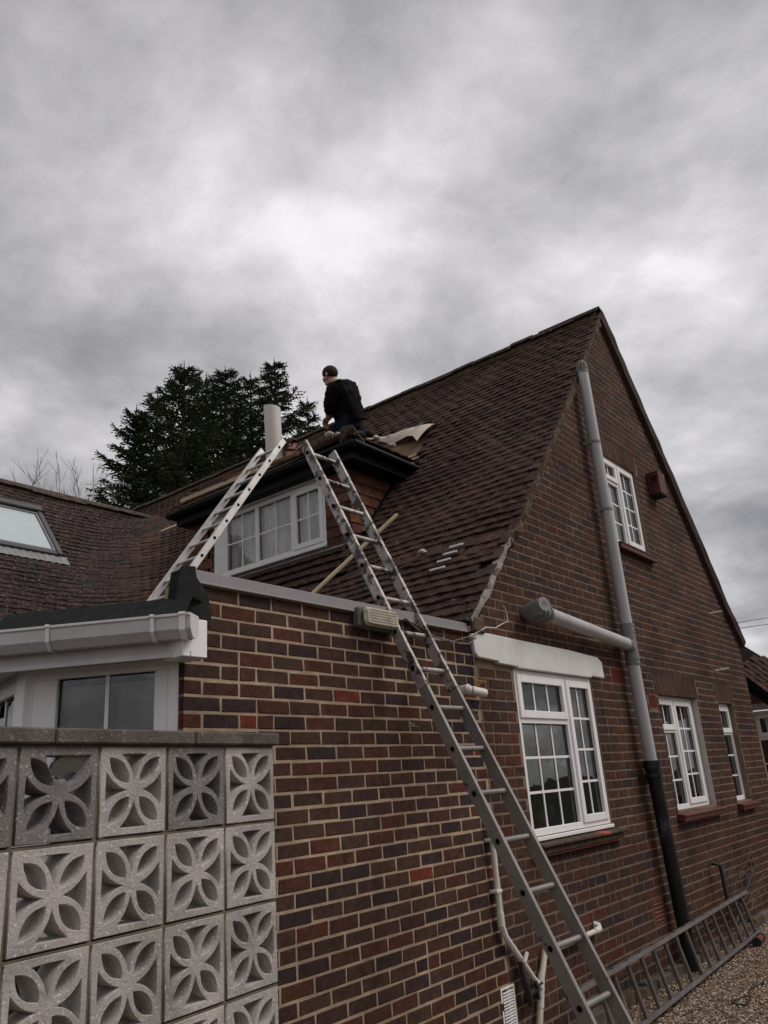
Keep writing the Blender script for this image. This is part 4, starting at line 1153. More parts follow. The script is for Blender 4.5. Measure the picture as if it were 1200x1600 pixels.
mb = MB(); mb.box(Fr((4.90, -.06, -1.075), (1, 0, -1), (1, 0, 1), (0, -1, 0)), (-.010, -.022, 0), (.010, .05, .02)); mb.build('pipe_clip', 'white_pvc', wp, .003)
cpipe = thing('cream_pipe', 'cream plastic pipe sloping behind the paint-splattered ladder to a white outlet elbow', 'waste pipe', (5.4, -.04, G))
MB().tube([(5.22, -.035, -1.09), (5.14, -.035, -1.22)], .020, 10).build('pipe', 'cream_pvc', cpipe)
MB().tube([(5.08, -.035, -1.38), (4.97, -.035, G)], .020, 10).build('pipe', 'cream_pvc', cpipe)
MB().tube([(5.24, -.035, -1.10), (6.02, -.05, -1.085)], .019, 10).build('pipe', 'cream_pvc', cpipe)
MB().tube([(5.95, -.05, -1.085), (6.03, -.05, -1.083), (6.06, -.03, -1.065), (6.04, 0, -1.055)], .023, 10).build('outlet_elbow', 'white_pvc', cpipe)
MB().tube([(5.24, -.035, -1.05), (5.21, -.035, -1.12)], [.010, .024], 10).build('pipe_cap', 'white_pvc', cpipe)

# bulkhead lamp
bl = thing('bulkhead_lamp', 'old yellowed bulkhead lamp under the edge trim of the brick extension', 'wall lamp', (3.66, 0, .93))
f = Fr((3.50, 0, .885), (1, 0, 0), (0, 0, 1), (0, -1, 0))
mb = MB(); mb.prism(f, [(0, .01), (.03, 0), (.33, 0), (.36, .02), (.36, .115), (.33, .13), (.03, .13), (0, .12)], .0, .055); mb.build('lamp_base', 'fitting_grey', bl, .008)
mb = MB(); mb.prism(f, [(.02, .02), (.045, .008), (.315, .008), (.34, .025), (.34, .105), (.315, .122), (.045, .122), (.02, .11)], .055, .095)
mb.build('lens', 'lens_yellowed', bl, .018)
for i in range(6): MB().box(f, (.06, .022 + i * .016, .093), (.30, .027 + i * .016, .0975)).build('lens_rib', 'lens_yellowed', bl)
# vents and air bricks
def airbrick(label, x0, x1, z0, z1, m, mode, cat='air brick'):
    t = thing('air_brick', label, cat, ((x0 + x1) / 2, 0, z0)); f = gfr(x0, z0)
    w, h = x1 - x0, z1 - z0
    mb = MB(); mb.box(f, (0, 0, -.05), (w, h, -.008)); b = mb.build('vent_body', m if mode == 'louvre' else 'dark_hole', t)
    mb = MB(); mb.box(f, (0, 0, -.05), (.014, h, .001)); mb.box(f, (w - .014, 0, -.05), (w, h, .001)); mb.box(f, (.014, 0, -.05), (w - .014, .012, .001)); mb.box(f, (.014, h - .012, -.05), (w - .014, h, .001))
    mb.build('vent_frame', m, t)
    if mode == 'louvre':
        n = 6
        for i in range(n):
            z = .012 + (h - .024) * (i + .5) / n
            MB().box(Fr(f(0, z, 0), f.u, Vector((0, -.5, .86)), Vector((0, -.86, -.5))), (.014, -.008, -.012), (w - .014, .008, .003)).build('louvre', m, t)
    elif mode == 'holes':
        for i in range(9):
            a = .014 + (w - .028) * i / 9; MB().box(f, (a - .002, .012, -.04), (a + .0045, h - .012, .0005)).build('rib', m, t)
        MB().box(f, (.014, h / 2 - .005, -.04), (w - .014, h / 2 + .005, .0003)).build('rib', m, t)
    elif mode == 'slots':
        for i in range(13):
            z = .03 + (h - .06) * i / 12; MB().box(f, (.02, z - .005, -.02), (w - .02, z + .0045, .003)).build('slat', m, t)
    return t
airbrick('small ochre air brick with two rows of holes left of the large window', 4.757, 4.907, .595, .665, 'vent_ochre', 'holes')
airbrick('terracotta louvred air brick between the white lintel and the soil pipe', 7.105, 7.335, .765, .90, 'terracotta', 'louvre')
airbrick('terracotta louvred air brick just right of the soil pipe', 7.905, 8.095, .565, .70, 'terracotta', 'louvre')
airbrick('plain red vent brick low on the wall left of the black iron pipe', 7.205, 7.425, -1.255, -1.045, 'terracotta', 'louvre')
airbrick('white slotted plastic vent grille near the ground left of the ladders', 4.69, 4.85, -1.46, -1.20, 'white_upvc', 'slots', 'vent')
# alarm box
al = thing('alarm_box', 'weathered red-brown alarm box with slots on the gable beside the verge', 'alarm box', (9.15, 0, 3.06))
mb = MB(); f = Fr((9.03, 0, 3.06), (0, -1, 0), (0, 0, 1), (-1, 0, 0)); mb.box(f, (0, 0, -.22), (.145, .28, 0)); mb.build('box_body', 'alarm_red', al, .006)
for i in range(3): MB().box(f, (.05, .20 - i * .028, -.001), (.12, .213 - i * .028, .002)).build('slot', 'dark_hole', al)
MB().box(f, (.0, -.012, -.215), (.14, -.002, -.005)).build('box_underside', 'cable_black', al)
# pipe stub, pins, wires
st = thing('pipe_stub', 'short open white pipe stub with dangling wire right of the splattered ladder', 'pipe stub', (4.68, 0, .55))
MB().tube([(4.60, -.0, .58), (4.60, -.05, .585)], .035, 10).build('flange', 'white_pvc', st)
mb = MB(); mb.tube([(4.60, -.06, .575), (4.75, -.075, .56)], .030, 12, cap=False); mb.tube([(4.60, -.06, .575), (4.75, -.075, .56)], .025, 12, cap=False); mb.ball((4.60, -.05, .577), .032, 10, 6); mb.build('pipe_end', 'white_pvc', st)
pts = [(4.64 + .12 * t, -.02, .50 - .09 * math.sin(t * math.pi)) for t in [i / 10 for i in range(11)]]
MB().tube(pts, .0025, 4).build('loose_wire', 'cable_grey', st)
MB().tube([(4.61, -.02, .51), (4.76, -.02, .515)], .004, 5).build('loose_wire', 'cable_black', st)
for (x, z, lab) in ((10.42, 1.80, 'thin pale overflow pipe sticking out high on the gable'), (10.20, 1.07, 'thin white overflow pipe sticking out above the narrow window')):
    t = MB().tube([(x, .0, z), (x + .04, -.16, z + .01)], .011, 8).build('overflow_pipe', 'white_pvc'); tag(t, lab, 'overflow pipe')
wires = thing('cable_bundle', 'loose bundle of thin cables sagging under the edge trim beside the lintel', 'cable', (4.5, 0, .9))
for k in range(4):
    a = random.uniform(-.02, .02); pts = []
    for i in range(15):
        t = i / 14; pts.append((3.95 + .80 * t, -.035 - .008 * k, .985 - .075 * math.sin(t * math.pi * .85) - .012 * k * math.sin(t * 3) + a * math.sin(t * 9)))
    MB().tube(pts, .0035, 5).build('cable', 'cable_grey' if k % 2 else 'cable_black', wires)
MB().tube([(4.70, -.04, .94), (4.72, -.03, .85), (4.75, -.02, .76), (4.752, -.02, .66)], .0045, 5).build('cable', 'cable_grey', wires)
pts = [(4.70, -.04, .95), (4.9, -.05, 1.03), (5.05, -.04, 1.045), (5.20, -.03, 1.10), (5.28, -.02, 1.12), (5.27, -.02, 1.20), (5.24, -.02, 1.24)]
MB().tube(pts, .0045, 5).build('cable', 'stain_white', wires)
t = thing('scratched_mark', 'pale scribbled scratches on a red brick left of the ladder', 'scratch', (4.02, 0, .345))
def stroke(pts): 
    MB().tube([(3.965 + x * .009, -.0022, .338 + z * .009) for x, z in pts], .0011, 4).build('stroke', 'stain_white', t)
stroke([(0, 0), (1, 3), (1.8, 1), (2.6, 3), (3, 0)]); stroke([(3.6, 2), (4.6, 2), (4.4, 0), (3.6, 1), (4.8, .2)]); stroke([(5.4, 3.2), (5.4, 0), (6.2, .4)]); stroke([(6.8, 2), (6.8, 0)]); stroke([(8, 0), (9, .3)]); stroke([(11, 0), (11.5, .2)])
tap = thing('outside_tap', 'dark lagged outside tap on the wall above the white vent grille', 'tap', (4.95, 0, -1.25))
MB().tube([(4.90, -.03, -1.09), (4.905, -.045, -1.16), (4.93, -.05, -1.27), (4.95, -.05, -1.34)], [.014, .02, .022, .018], 8).build('lagged_pipe', 'rust_steel', tap)
mb = MB().tube([(4.95, -.04, -1.28), (5.03, -.05, -1.27)], .018, 8); mb.tube([(5.03, -.05, -1.22), (5.03, -.06, -1.32)], .013, 8); mb.tube([(5.0, -.075, -1.245), (5.07, -.075, -1.235)], .008, 6); mb.build('tap_body', 'rust_steel', tap)
# steel brackets / rods leaning at the far end
t = MB().tube([(8.77, -.02, -.93), (8.78, -.10, -.95), (8.77, -.11, -1.30)], .020, 8).build('bent_rod', 'rust_steel'); tag(t, 'dark bent metal rod fixed to the wall behind the lying ladder', 'metal rod')
t = MB().tube([(9.93, -.03, -1.06), (9.90, -.10, -1.07), (9.11, -.11, -1.36), (8.82, -.12, -1.50)], .018, 8).build('leaning_rod', 'rust_steel'); tag(t, 'dark metal rod slanting down the wall beside the dry twigs', 'metal rod')
tw = MB()
for k in range(46):
    a = Vector((9.0 + random.random() * .8, -.06 - random.random() * .14, -1.45 + random.random() * .4)); d = Vector((random.gauss(.3, .4), random.gauss(0, .12), random.gauss(.3, .3))).normalized()
    tw.tube([a, a + d * .12 + HZ * .02, a + d * random.uniform(.2, .4)], [.0035, .003, .0015], 4)
tag(tw.build('dry_twigs', 'twig_dry'), 'tangle of dry climber twigs against the wall at the far end', 'twigs', kind='stuff')
rl = thing('roller', 'small brown roller with black ends lying on the gravel by the ladder foot', 'roller', (8.85, -.42, G))
MB().tube([(8.70, -.33, G + .045), (8.90, -.31, G + .045)], .034, 10).build('roller_body', 'terracotta', rl)
for x, y in ((8.68, -.333), (8.90, -.308)): MB().tube([(x, y, G + .045), (x + .02, y + .003, G + .045)], .042, 12).build('wheel', 'cable_black', rl)
pts = [(6.74 + .12 * math.cos(a) + .04 * math.cos(2 * a), -.74 + .05 * math.sin(a), G + .012) for a in [i / 16 * 2 * math.pi * .93 for i in range(17)]] + [(7.1, -.70, G + .012), (7.35, -.74, G + .01)]
tag(MB().tube(pts, .005, 6).build('wire_loop', 'cable_black'), 'thin dark loop of wire lying on the gravel', 'wire')

# things on the kitchen window sill
t = thing('potted_flowers', 'yellow flowers in a pot behind the lower left pane of the large window', 'flowers', (5.50, .16, -.33))
MB().tube([(5.50, .16, -.345), (5.50, .16, -.25)], [.035, .05], 10).build('pot', 'wicker', t)
mb = MB()
for k in range(16): mb.ball((5.50 + random.gauss(0, .035), .15 + random.gauss(0, .02), -.19 + random.gauss(0, .04)), .02, 6, 4)
mb.build('blossom', 'flower_yellow', t)
mb = MB()
for k in range(12):
    c = Vector((5.50 + random.gauss(0, .04), .15, -.24 + random.gauss(0, .02))); mb.add([c, c + Vector((.02, -.01, .03)), c + Vector((0, 0, .07)), c + Vector((-.02, .01, .03))], [(0, 1, 2, 3)])
mb.build('leaf', 'leaf_green', t)
t = thing('wicker_basket', 'small round wicker basket on the sill beside the yellow flowers', 'basket', (5.70, .15, -.33))
MB().tube([(5.70, .15, -.345), (5.70, .15, -.30), (5.70, .15, -.24)], [.05, .075, .06], 12).build('basket_body', 'wicker', t)
MB().tube([(5.70 + .06 * math.cos(a), .15, -.24 + .08 * math.sin(a)) for a in [i / 8 * math.pi for i in range(9)]], .006, 5).build('handle', 'wicker', t)
t = thing('blue_jug', 'blue glazed jug behind the lower middle pane of the large window', 'jug', (5.88, .15, -.33))
MB().tube([(5.88, .15, -.345), (5.88, .15, -.30), (5.88, .15, -.24), (5.88, .15, -.20)], [.035, .055, .03, .038], 12).build('jug_body', 'blue_glaze', t)
MB().tube([(5.91, .15, -.21), (5.955, .15, -.23), (5.95, .15, -.28), (5.925, .15, -.30)], .007, 6).build('handle', 'blue_glaze', t)
t = thing('figurine', 'small pale figurine standing in the right hand light of the large window', 'figurine', (6.38, .15, -.33))
mb = MB().tube([(6.38, .15, -.345), (6.38, .15, -.30), (6.38, .15, -.24)], [.045, .04, .018], 10); mb.ball((6.38, .15, -.215), .028, 8, 6); mb.build('figure', 'room_pale', t)
mb = MB(); mb.ball((6.38, .15, -.195), .025, 8, 6, (1, 1, .6)); mb.build('hat', 'terracotta', t)
MB().box(WF, (5.2, .10, -.36), (6.75, .42, -.346)).build('inner_sill', 'room_pale', house)
MB().box(WF, (5.2, .85, -.05), (6.8, .95, .17)).build('wall_unit', 'room_pale', house, .01)
MB().box(WF, (5.2, .80, .168), (6.8, .96, .19)).build('unit_shelf', 'white_upvc', house)
MB().box(WF, (5.75, .70, -.36), (6.15, .95, -.10)).build('cooker_hood', 'white_upvc_dirty', house, .02)

# ---------------------------------------------------------------- ladders
def ladder(name, label, P0, d, w, n_up, n_down, sp, mats, depth=.068, thick=.026, front=None, group=None, over=(.1, .1), caps=False):
    """P0: centre of a rung on the first stile, d: direction up, w: vector to the second stile"""
    P0, d, w = Vector(P0), Vector(d).normalized(), Vector(w); d2 = d; nr = d.cross(w).normalized()
    if front is not None and nr.dot(Vector(front)) < 0: nr = -nr
    lo, hi = -n_down * sp - over[0], n_up * sp + over[1]
    t = thing(name, label, 'ladder', tuple(P0 + d * lo + w * .5), group)
    wu = w.normalized()
    for k, base in enumerate((P0, P0 + w)):
        f = Fr(base, wu, d, nr); mb = MB(); h = depth / 2; s = 1 if k == 0 else -1
        # channel section: web outside, flanges turned in
        mb.box(f, (-s * thick / 2, lo, -h), (-s * thick / 2 + s * .004, hi, h))
        mb.box(f, (-s * thick / 2 + s * .004, lo, h - .004), (s * thick / 2, hi, h)); mb.box(f, (-s * thick / 2 + s * .004, lo, -h), (s * thick / 2, hi, -h + .004))
        mb.box(f, (-s * thick / 2 + s * .004, lo, -h + .0045), (s * thick / 2 - s * .004, hi, h - .0045))
        mb.build('stile', mats[0], t, .0012)
        if caps: MB().box(f, (-thick / 2 - .004, lo - .03, -h - .004), (thick / 2 + .004, lo + .05, h + .004)).build('rubber_foot', 'cable_black', t, .004)
    for i in range(-n_down, n_up + 1):
        c = P0 + d * (i * sp); r = MB()
        r.tube([c - wu * (thick / 2 + .003), c + wu * (thick / 2)], .0175, 12, cap=False); r.tube([c - wu * (thick / 2 + .0031), c - wu * (thick / 2 - .02)], .0135, 12, cap=False)
        r.tube([c + wu * thick / 2, c + wu * .05, c + w - wu * .05, c + w - wu * thick / 2], [.0175, .0155, .0155, .0175], 12, cap=False); r.tube([c + w - wu * thick / 2, c + w + wu * (thick / 2 + .003)], .0175, 12, cap=False)
        ro = r.build('rung', mats[1], t)
        MB().tube([c - wu * (thick / 2 + .0008), c - wu * (thick / 2 - .012)], .0136, 12).build('rung_hole', 'dark_hole', ro)
        if caps is not None: MB().tube([c + w + wu * (thick / 2 + .0008), c + w + wu * (thick / 2 - .012)], .0136, 12).build('rung_hole', 'dark_hole', ro)
    return t
# upper section (splattered) and lower section (scuffed) of the near ladder make one ladder
Ls = 1.055
LP = Vector((0, -3, 0)) + (Vector((3.659, .439, 2.18)) - Vector((0, -3, 0))) * Ls; LD = Vector((.027, .445, .895)).normalized(); sp2 = .25 * Ls
wv = Vector((.292, -.0089, 0))
lad = ladder('extension_ladder', 'tall aluminium ladder in front of the brick wall, its upper half splattered with dark paint', LP - LD * 7 * sp2, LD, wv, 7, 0, sp2,
             ('aluminium_splattered', 'aluminium_splattered'), front=(0, -1, .4), over=(.13, .11))
lo_ = ladder('lower', 'x', LP - LD * 8 * sp2 , LD, wv, 0, 8, sp2, ('aluminium_scuffed', 'aluminium_scuffed'), front=(0, -1, .4), over=(.06, .13))
off = WP(lo_) - WP(lad)
for ch in list(lo_.children):
    ch.parent = lad; ch.location = ch.location + Vector(off)
bpy.data.objects.remove(lo_)
for k in range(2):
    b = LP + wv * k - LD * 16.1 * sp2
    MB().box(Fr(b, (1, 0, 0), LD, Vector((1, 0, 0)).cross(LD)), (-.02, -.03, -.042), (.02, .05, .042)).build('rubber_foot', 'cable_black', lad, .004)
# ladder standing on the flat roof against the dormer gutter
P1 = Vector((0, -3, 0)) + (Vector((5.51, 2.617, 3.488)) - Vector((0, -3, 0))) * .985; D1 = Vector((.602, .026, .798)).normalized()
ladder('roof_ladder', 'clean pale aluminium ladder on the flat roof against the left of the dormer gutter', P1, D1, Vector((.01, .34, 0)), 0, 13, .246,
       ('aluminium', 'aluminium'), depth=.062, front=(-1, 0, .5), over=(.06, .14), caps=True)
# long ladder lying on its edge along the wall
a0, a1 = Vector((5.62, -.385, G + .05)), Vector((9.35, -.20, G + .05)); D3 = (a1 - a0).normalized()
ladder('lying_ladder', 'long weathered ladder lying on its side along the foot of the gable wall', a0 + D3 * .28, D3, Vector((-.03, .075, .345)), 12, 3, .268,
       ('aluminium_old', 'aluminium_old'), depth=.062, front=(0, -1, .2), over=(.12, .20), caps=True)

# ---------------------------------------------------------------- loose things on the roofs
b = MB(); q0, q1 = onmain(5.20, 1.93, .10), onmain(6.04, 1.46, .075); bf = Fr(q0, q1 - q0, nrm_.cross(q1 - q0), nrm_)
b.box(bf, (0, -.019, 0), ((q1 - q0).length, .019, .025)); tag(b.build('loose_batten', 'timber_pale', None, .002), 'pale timber batten lying slantwise on the tiles behind the near ladder', 'batten')
q0, q1 = Vector((5.70, 3.52, 3.50)), Vector((6.20, 2.98, 3.74)); q0 = Vector((5.62, 3.62, 3.43)); q1 = Vector((5.80, 2.60, 3.46))
b = MB(); bf = Fr(q0, q1 - q0, (0, 0, 1), (-1, 0, 0)); b.box(bf, (0, 0, 0), ((q1 - q0).length, .045, .025)); tag(b.build('brown_plank', 'timber_brown', None, .002), 'brown timber laid along the dormer eave below the crouching man', 'plank')
b = MB(); q0, q1 = Vector((5.66, 4.45, 3.40)), Vector((5.62, 3.05, 3.37)); bf = Fr(q0, q1 - q0, (0, 0, 1), (-1, 0, 0)); b.box(bf, (0, 0, 0), ((q1 - q0).length, .05, .02)); tag(b.build('pale_plank', 'timber_pale', None, .002), 'pale timber strip along the left part of the dormer eave', 'plank')
q0, q1 = onmain(6.95, 5.6, .05), onmain(6.95, 4.62, .06); b = MB(); bf = Fr(q0 + HZ * .25, q1 - q0, upm, nrm_); b.box(bf, (-1.0, 0, 0), ((q1 - q0).length, .06, .02)); tag(b.build('stripped_edge_board', 'timber_pale', None, .002), 'pale board on the tiles left of the dormer roof', 'board')
tag(MB().box(Fr(onmain(7.05, 5.0, .06), (0, -1, 0), upm, nrm_), (-.5, -.03, 0), (.6, .02, .03)).build('stripped_edge_board', 'membrane_old', None, .002), 'brown rotten board just below the pale board left of the dormer roof', 'board')
random.seed(11)
for (p, r, lab) in ((Vector((5.95, 2.28, 3.66)), .045, 'pale lump of old mortar on the dormer roof left of the hip'), (Vector((6.2, 1.83, 3.55)), .035, 'pale mortar lump beside the stripped patch, nearest the hip'),
                    (Vector((6.42, 1.80, 3.52)), .04, 'largest mortar lump on the edge of the stripped patch'), (onmain(6.02, 1.86, .06), .04, 'broken mortar lump at the foot of the dormer cheek'),
                    (onmain(5.48, .82, .06), .03, 'small pale chip lying on the tiles right of the near ladder'), (Vector((5.83, 2.05, 3.55)), .03, 'small mortar lump on the hip just above the gutter corner')):
    mb = MB(); mb.ball(p, r, 7, 5, (1.2, 1.3, .7)); mb.v = [tuple(Vector(v) + Vector((random.gauss(0, r * .16), random.gauss(0, r * .16), random.gauss(0, r * .12)))) for v in mb.v]
    mb.sm = [False] * len(mb.sm); tag(mb.build('mortar_lump', 'mortar_lump'), lab, 'mortar lump', 'mortar lumps left on the roof')
# roll of sheet standing on the dormer roof
c = Vector((6.40, 3.59, 3.70)); mb = MB(); n = 26; ptsb = []
for i in range(n + 1):
    a = .75 + i / n * 5.7; r = .100 + .006 * i / n; dirv = Vector((math.cos(a + .3), math.sin(a + .3), 0))
    ptsb += [c + dirv * r, c + Vector((-.012, .02, .93)) + dirv * r * 1.02 + HZ * .02 * math.sin(a)]
mb.add(ptsb, [(2 * i, 2 * i + 2, 2 * i + 3, 2 * i + 1) for i in range(n)], True)
inner_ = [Vector(p) * 1.0 + (c + HZ * (Vector(p).z - c.z) - Vector(p)) * .04 for p in ptsb]
mb.add(inner_, [(2 * i, 2 * i + 2, 2 * i + 3, 2 * i + 1) for i in range(n)], True)
tag(mb.build('sheet_roll', 'sheet_white'), 'tall white curled sheet standing upright on the dormer roof beside the crouching man', 'sheet roll')

# ---------------------------------------------------------------- people
def skin_mesh(name, J, E, m, parent=None, sub=2, root=None, wob=0):
    me = bpy.data.meshes.new(name); names = list(J); org = WP(parent) if parent else Vector((0, 0, 0))
    me.from_pydata([tuple(Vector(J[k][0]) - org) for k in names], [(names.index(a), names.index(b)) for a, b in E], [])
    ob = bpy.data.objects.new(name, me); COL.objects.link(ob)
    ob.modifiers.new('skin', 'SKIN').use_smooth_shade = True
    for i, k in enumerate(names):
        r = J[k][1]; r = r if isinstance(r, tuple) else (r, r)
        me.skin_vertices[0].data[i].radius = r
        me.skin_vertices[0].data[i].use_root = (k == (root or names[0]))
    ss = ob.modifiers.new('sub', 'SUBSURF'); ss.levels = sub; ss.render_levels = sub
    dg = bpy.context.evaluated_depsgraph_get(); me2 = bpy.data.meshes.new_from_object(ob.evaluated_get(dg)); me2.name = name
    bpy.data.objects.remove(ob); me2.materials.clear(); me2.materials.append(MATS[m])
    for p in me2.polygons: p.use_smooth = True
    if wob:
        for v in me2.vertices:
            q = v.co * 9; f_ = abs(mnoise.noise(q + Vector((0, 0, q.z * .8)))) + .5 * abs(mnoise.noise(q * 2.3))
            v.co = v.co + v.normal * (f_ - .22) * wob
        me2.update()
    o = bpy.data.objects.new(name, me2); COL.objects.link(o)
    if parent: o.parent = parent
    return o
def hand(J, E, wrist, palm_dir, side_dir, curl_dir, pre, s=1.0):
    "adds a palm and five bent fingers to a skeleton"
    w = Vector(wrist); d = Vector(palm_dir).normalized(); sd_ = Vector(side_dir); sd_ = (sd_ - d * sd_.dot(d)).normalized(); cu = Vector(curl_dir); cu = (cu - d * cu.dot(d)).normalized()
    J[pre + 'palm'] = (w + d * .055 * s, (.036 * s, .020 * s)); E.append((pre + 'wrist', pre + 'palm'))
    for i, L in enumerate((.070, .078, .072, .055)):
        o = (i - 1.5) * .021 * s; b = w + d * .085 * s + sd_ * o
        J[f'{pre}f{i}a'] = (b, .0095 * s); J[f'{pre}f{i}b'] = (b + (d * .6 + cu * .5).normalized() * L * .5 * s, .0088 * s); J[f'{pre}f{i}c'] = (b + (d * .55 + cu * .9).normalized() * L * s + cu * .012, .0075 * s)
        E += [(pre + 'palm', f'{pre}f{i}a'), (f'{pre}f{i}a', f'{pre}f{i}b'), (f'{pre}f{i}b', f'{pre}f{i}c')]
    tb = w + d * .03 * s - sd_ * .034 * s
    J[pre + 't1'] = (tb, .011 * s); J[pre + 't2'] = (tb + (d * .7 - sd_ * .5 + cu * .3).normalized() * .045 * s, .0095 * s); E += [(pre + 'palm', pre + 't1'), (pre + 't1', pre + 't2')]

def V3(*a): return Vector(a)
# kneeling man on the dormer roof, seen from behind, head bowed
pm = thing('person', 'man in black jumper and dark jeans kneeling on the dormer roof, seen from behind', 'person', (6.85, 2.75, 4.0))
K = dict(pelvis=(V3(6.845, 2.72, 4.262), (.155, .125)), spine=(V3(6.80, 2.70, 4.42), (.150, .125)), chest=(V3(6.71, 2.70, 4.585), (.165, .125)), neck=(V3(6.645, 2.735, 4.715), .062),
         headb=(V3(6.610, 2.775, 4.765), .066), head=(V3(6.585, 2.80, 4.825), (.078, .085)), crown=(V3(6.590, 2.79, 4.868), (.055, .062)),
         lsh=(V3(6.545, 2.70, 4.60), .075), lel=(V3(6.555, 2.82, 4.43), .052), lwrist=(V3(6.645, 2.90, 4.33), .032),
         rsh=(V3(6.84, 2.66, 4.68), .075), rel=(V3(6.93, 2.84, 4.54), .052), rwrist=(V3(6.80, 2.98, 4.43), .032),
         lhip=(V3(6.76, 2.735, 4.20), .105), lkn=(V3(6.80, 2.97, 4.13), .072), lank=(V3(6.80, 2.60, 4.02), .045), ltoe=(V3(6.80, 2.53, 4.03), .04),
         rhip=(V3(6.94, 2.72, 4.235), .105), rkn=(V3(7.00, 2.95, 4.20), .072), rank=(V3(7.00, 2.60, 4.09), .045), rtoe=(V3(7.0, 2.53, 4.10), .04))
KE = [('pelvis', 'spine'), ('spine', 'chest'), ('chest', 'neck'), ('neck', 'headb'), ('headb', 'head'), ('head', 'crown'), ('chest', 'lsh'), ('lsh', 'lel'), ('lel', 'lwrist'), ('chest', 'rsh'), ('rsh', 'rel'), ('rel', 'rwrist'),
      ('pelvis', 'lhip'), ('lhip', 'lkn'), ('lkn', 'lank'), ('lank', 'ltoe'), ('pelvis', 'rhip'), ('rhip', 'rkn'), ('rkn', 'rank'), ('rank', 'rtoe')]
J = {k: (v[0], tuple(r * .72 for r in v[1]) if isinstance(v[1], tuple) and k not in ('head', 'crown') else v[1] * .68 if not isinstance(v[1], tuple) and k not in ('neck', 'headb', 'lwrist', 'rwrist') else v[1]) for k, v in K.items()}
E_ = list(KE)
hand(J, E_, K['lwrist'][0], (.05, .6, -.5), (1, 0, 0), (.2, .2, -.6), 'l'); hand(J, E_, K['rwrist'][0], (-.2, .6, -.5), (1, 0, 0), (-.2, .2, -.6), 'r')
hd = K['head'][0]; fd = V3(-.28, .78, -.55).normalized()          # where he looks
J['nose'] = (hd + fd * .092 - HZ * .012, .014); E_.append(('head', 'nose')); J['chin'] = (hd + fd * .066 - HZ * .07, .030); E_.append(('headb', 'chin'))
body = skin_mesh('body', J, E_, 'skin', pm)
mb = MB(); sdv = fd.cross(HZ).normalized()
for s in (-1, 1):
    MB().ball(hd + sdv * s * .084 - fd * .005 - HZ * .012, .022, 8, 6, (.5, .8, 1.25)).build('ear', 'skin', pm)
    MB().ball(hd + fd * .078 + sdv * s * .03 + HZ * .008, .009, 8, 6).build('eye', 'cable_black', pm)
hc = MB(); hc.ball(hd - fd * .022 + HZ * .030, .104, 14, 10, (.93, .98, .90)); ho = hc.build('hair', 'hair_dark', pm)
bm = bmesh.new(); bm.from_mesh(ho.data); org = WP(pm)
dele = [v for v in bm.verts if (v.co + org - hd).dot(fd) > .060 and (v.co + org - hd).z < .02 or (v.co + org - hd).z < -.060]
bmesh.ops.delete(bm, geom=dele, context='VERTS'); bm.to_mesh(ho.data); bm.free()
JJ = {k: (K[k][0], K[k][1] if isinstance(K[k][1], tuple) else K[k][1]) for k in ('spine', 'chest', 'lsh', 'lel', 'rsh', 'rel')}
JJ['hem'] = (K['pelvis'][0] + V3(-.01, -.005, .005), (.180, .155)); JJ['collar'] = (K['neck'][0] - V3(.0, .0, .005), .078); JJ['upper'] = (V3(6.675, 2.70, 4.655), (.165, .12))
JJ['lcuff'] = (K['lwrist'][0] + V3(-.01, -.02, .01), .042); JJ['rcuff'] = (K['rwrist'][0] + V3(.01, -.02, .01), .042)
JJ['spine'] = (K['spine'][0] + V3(-.02, 0, 0), (.190, .15)); JJ['chest'] = (K['chest'][0], (.18, .135)); JJ['lsh'] = (K['lsh'][0], .105); JJ['rsh'] = (K['rsh'][0], .105); JJ['lel'] = (K['lel'][0] + V3(.03, -.02, .0), .088); JJ['rel'] = (K['rel'][0], .065)
jm = skin_mesh('jumper', JJ, [('hem', 'spine'), ('spine', 'chest'), ('chest', 'upper'), ('upper', 'collar'), ('chest', 'lsh'), ('lsh', 'lel'), ('lel', 'lcuff'), ('chest', 'rsh'), ('rsh', 'rel'), ('rel', 'rcuff')], 'jumper_black', pm, sub=3, root='spine', wob=.032)
JT = dict(waist=(K['pelvis'][0] + V3(-.012, 0, .06), (.160, .135)), seat=(K['pelvis'][0] + V3(.01, -.02, -.02), (.175, .145)), lhip=(K['lhip'][0], .12), lkn=(K['lkn'][0], .085), lank=(K['lank'][0], .055), rhip=(K['rhip'][0], .12), rkn=(K['rkn'][0], .085), rank=(K['rank'][0], .055))
skin_mesh('jeans', JT, [('waist', 'seat'), ('seat', 'lhip'), ('lhip', 'lkn'), ('lkn', 'lank'), ('seat', 'rhip'), ('rhip', 'rkn'), ('rkn', 'rank')], 'denim', pm, sub=3, root='seat', wob=.03)
for s, k in (('l', 'ank'), ('r', 'ank')):
    a = K[s + 'ank'][0]; skin_mesh('boot', dict(a=(a, .058), b=(a + V3(0, -.05, .02), .055), c=(a + V3(0, -.10, -.03), .045)), [('a', 'b'), ('b', 'c')], 'cable_black', pm)

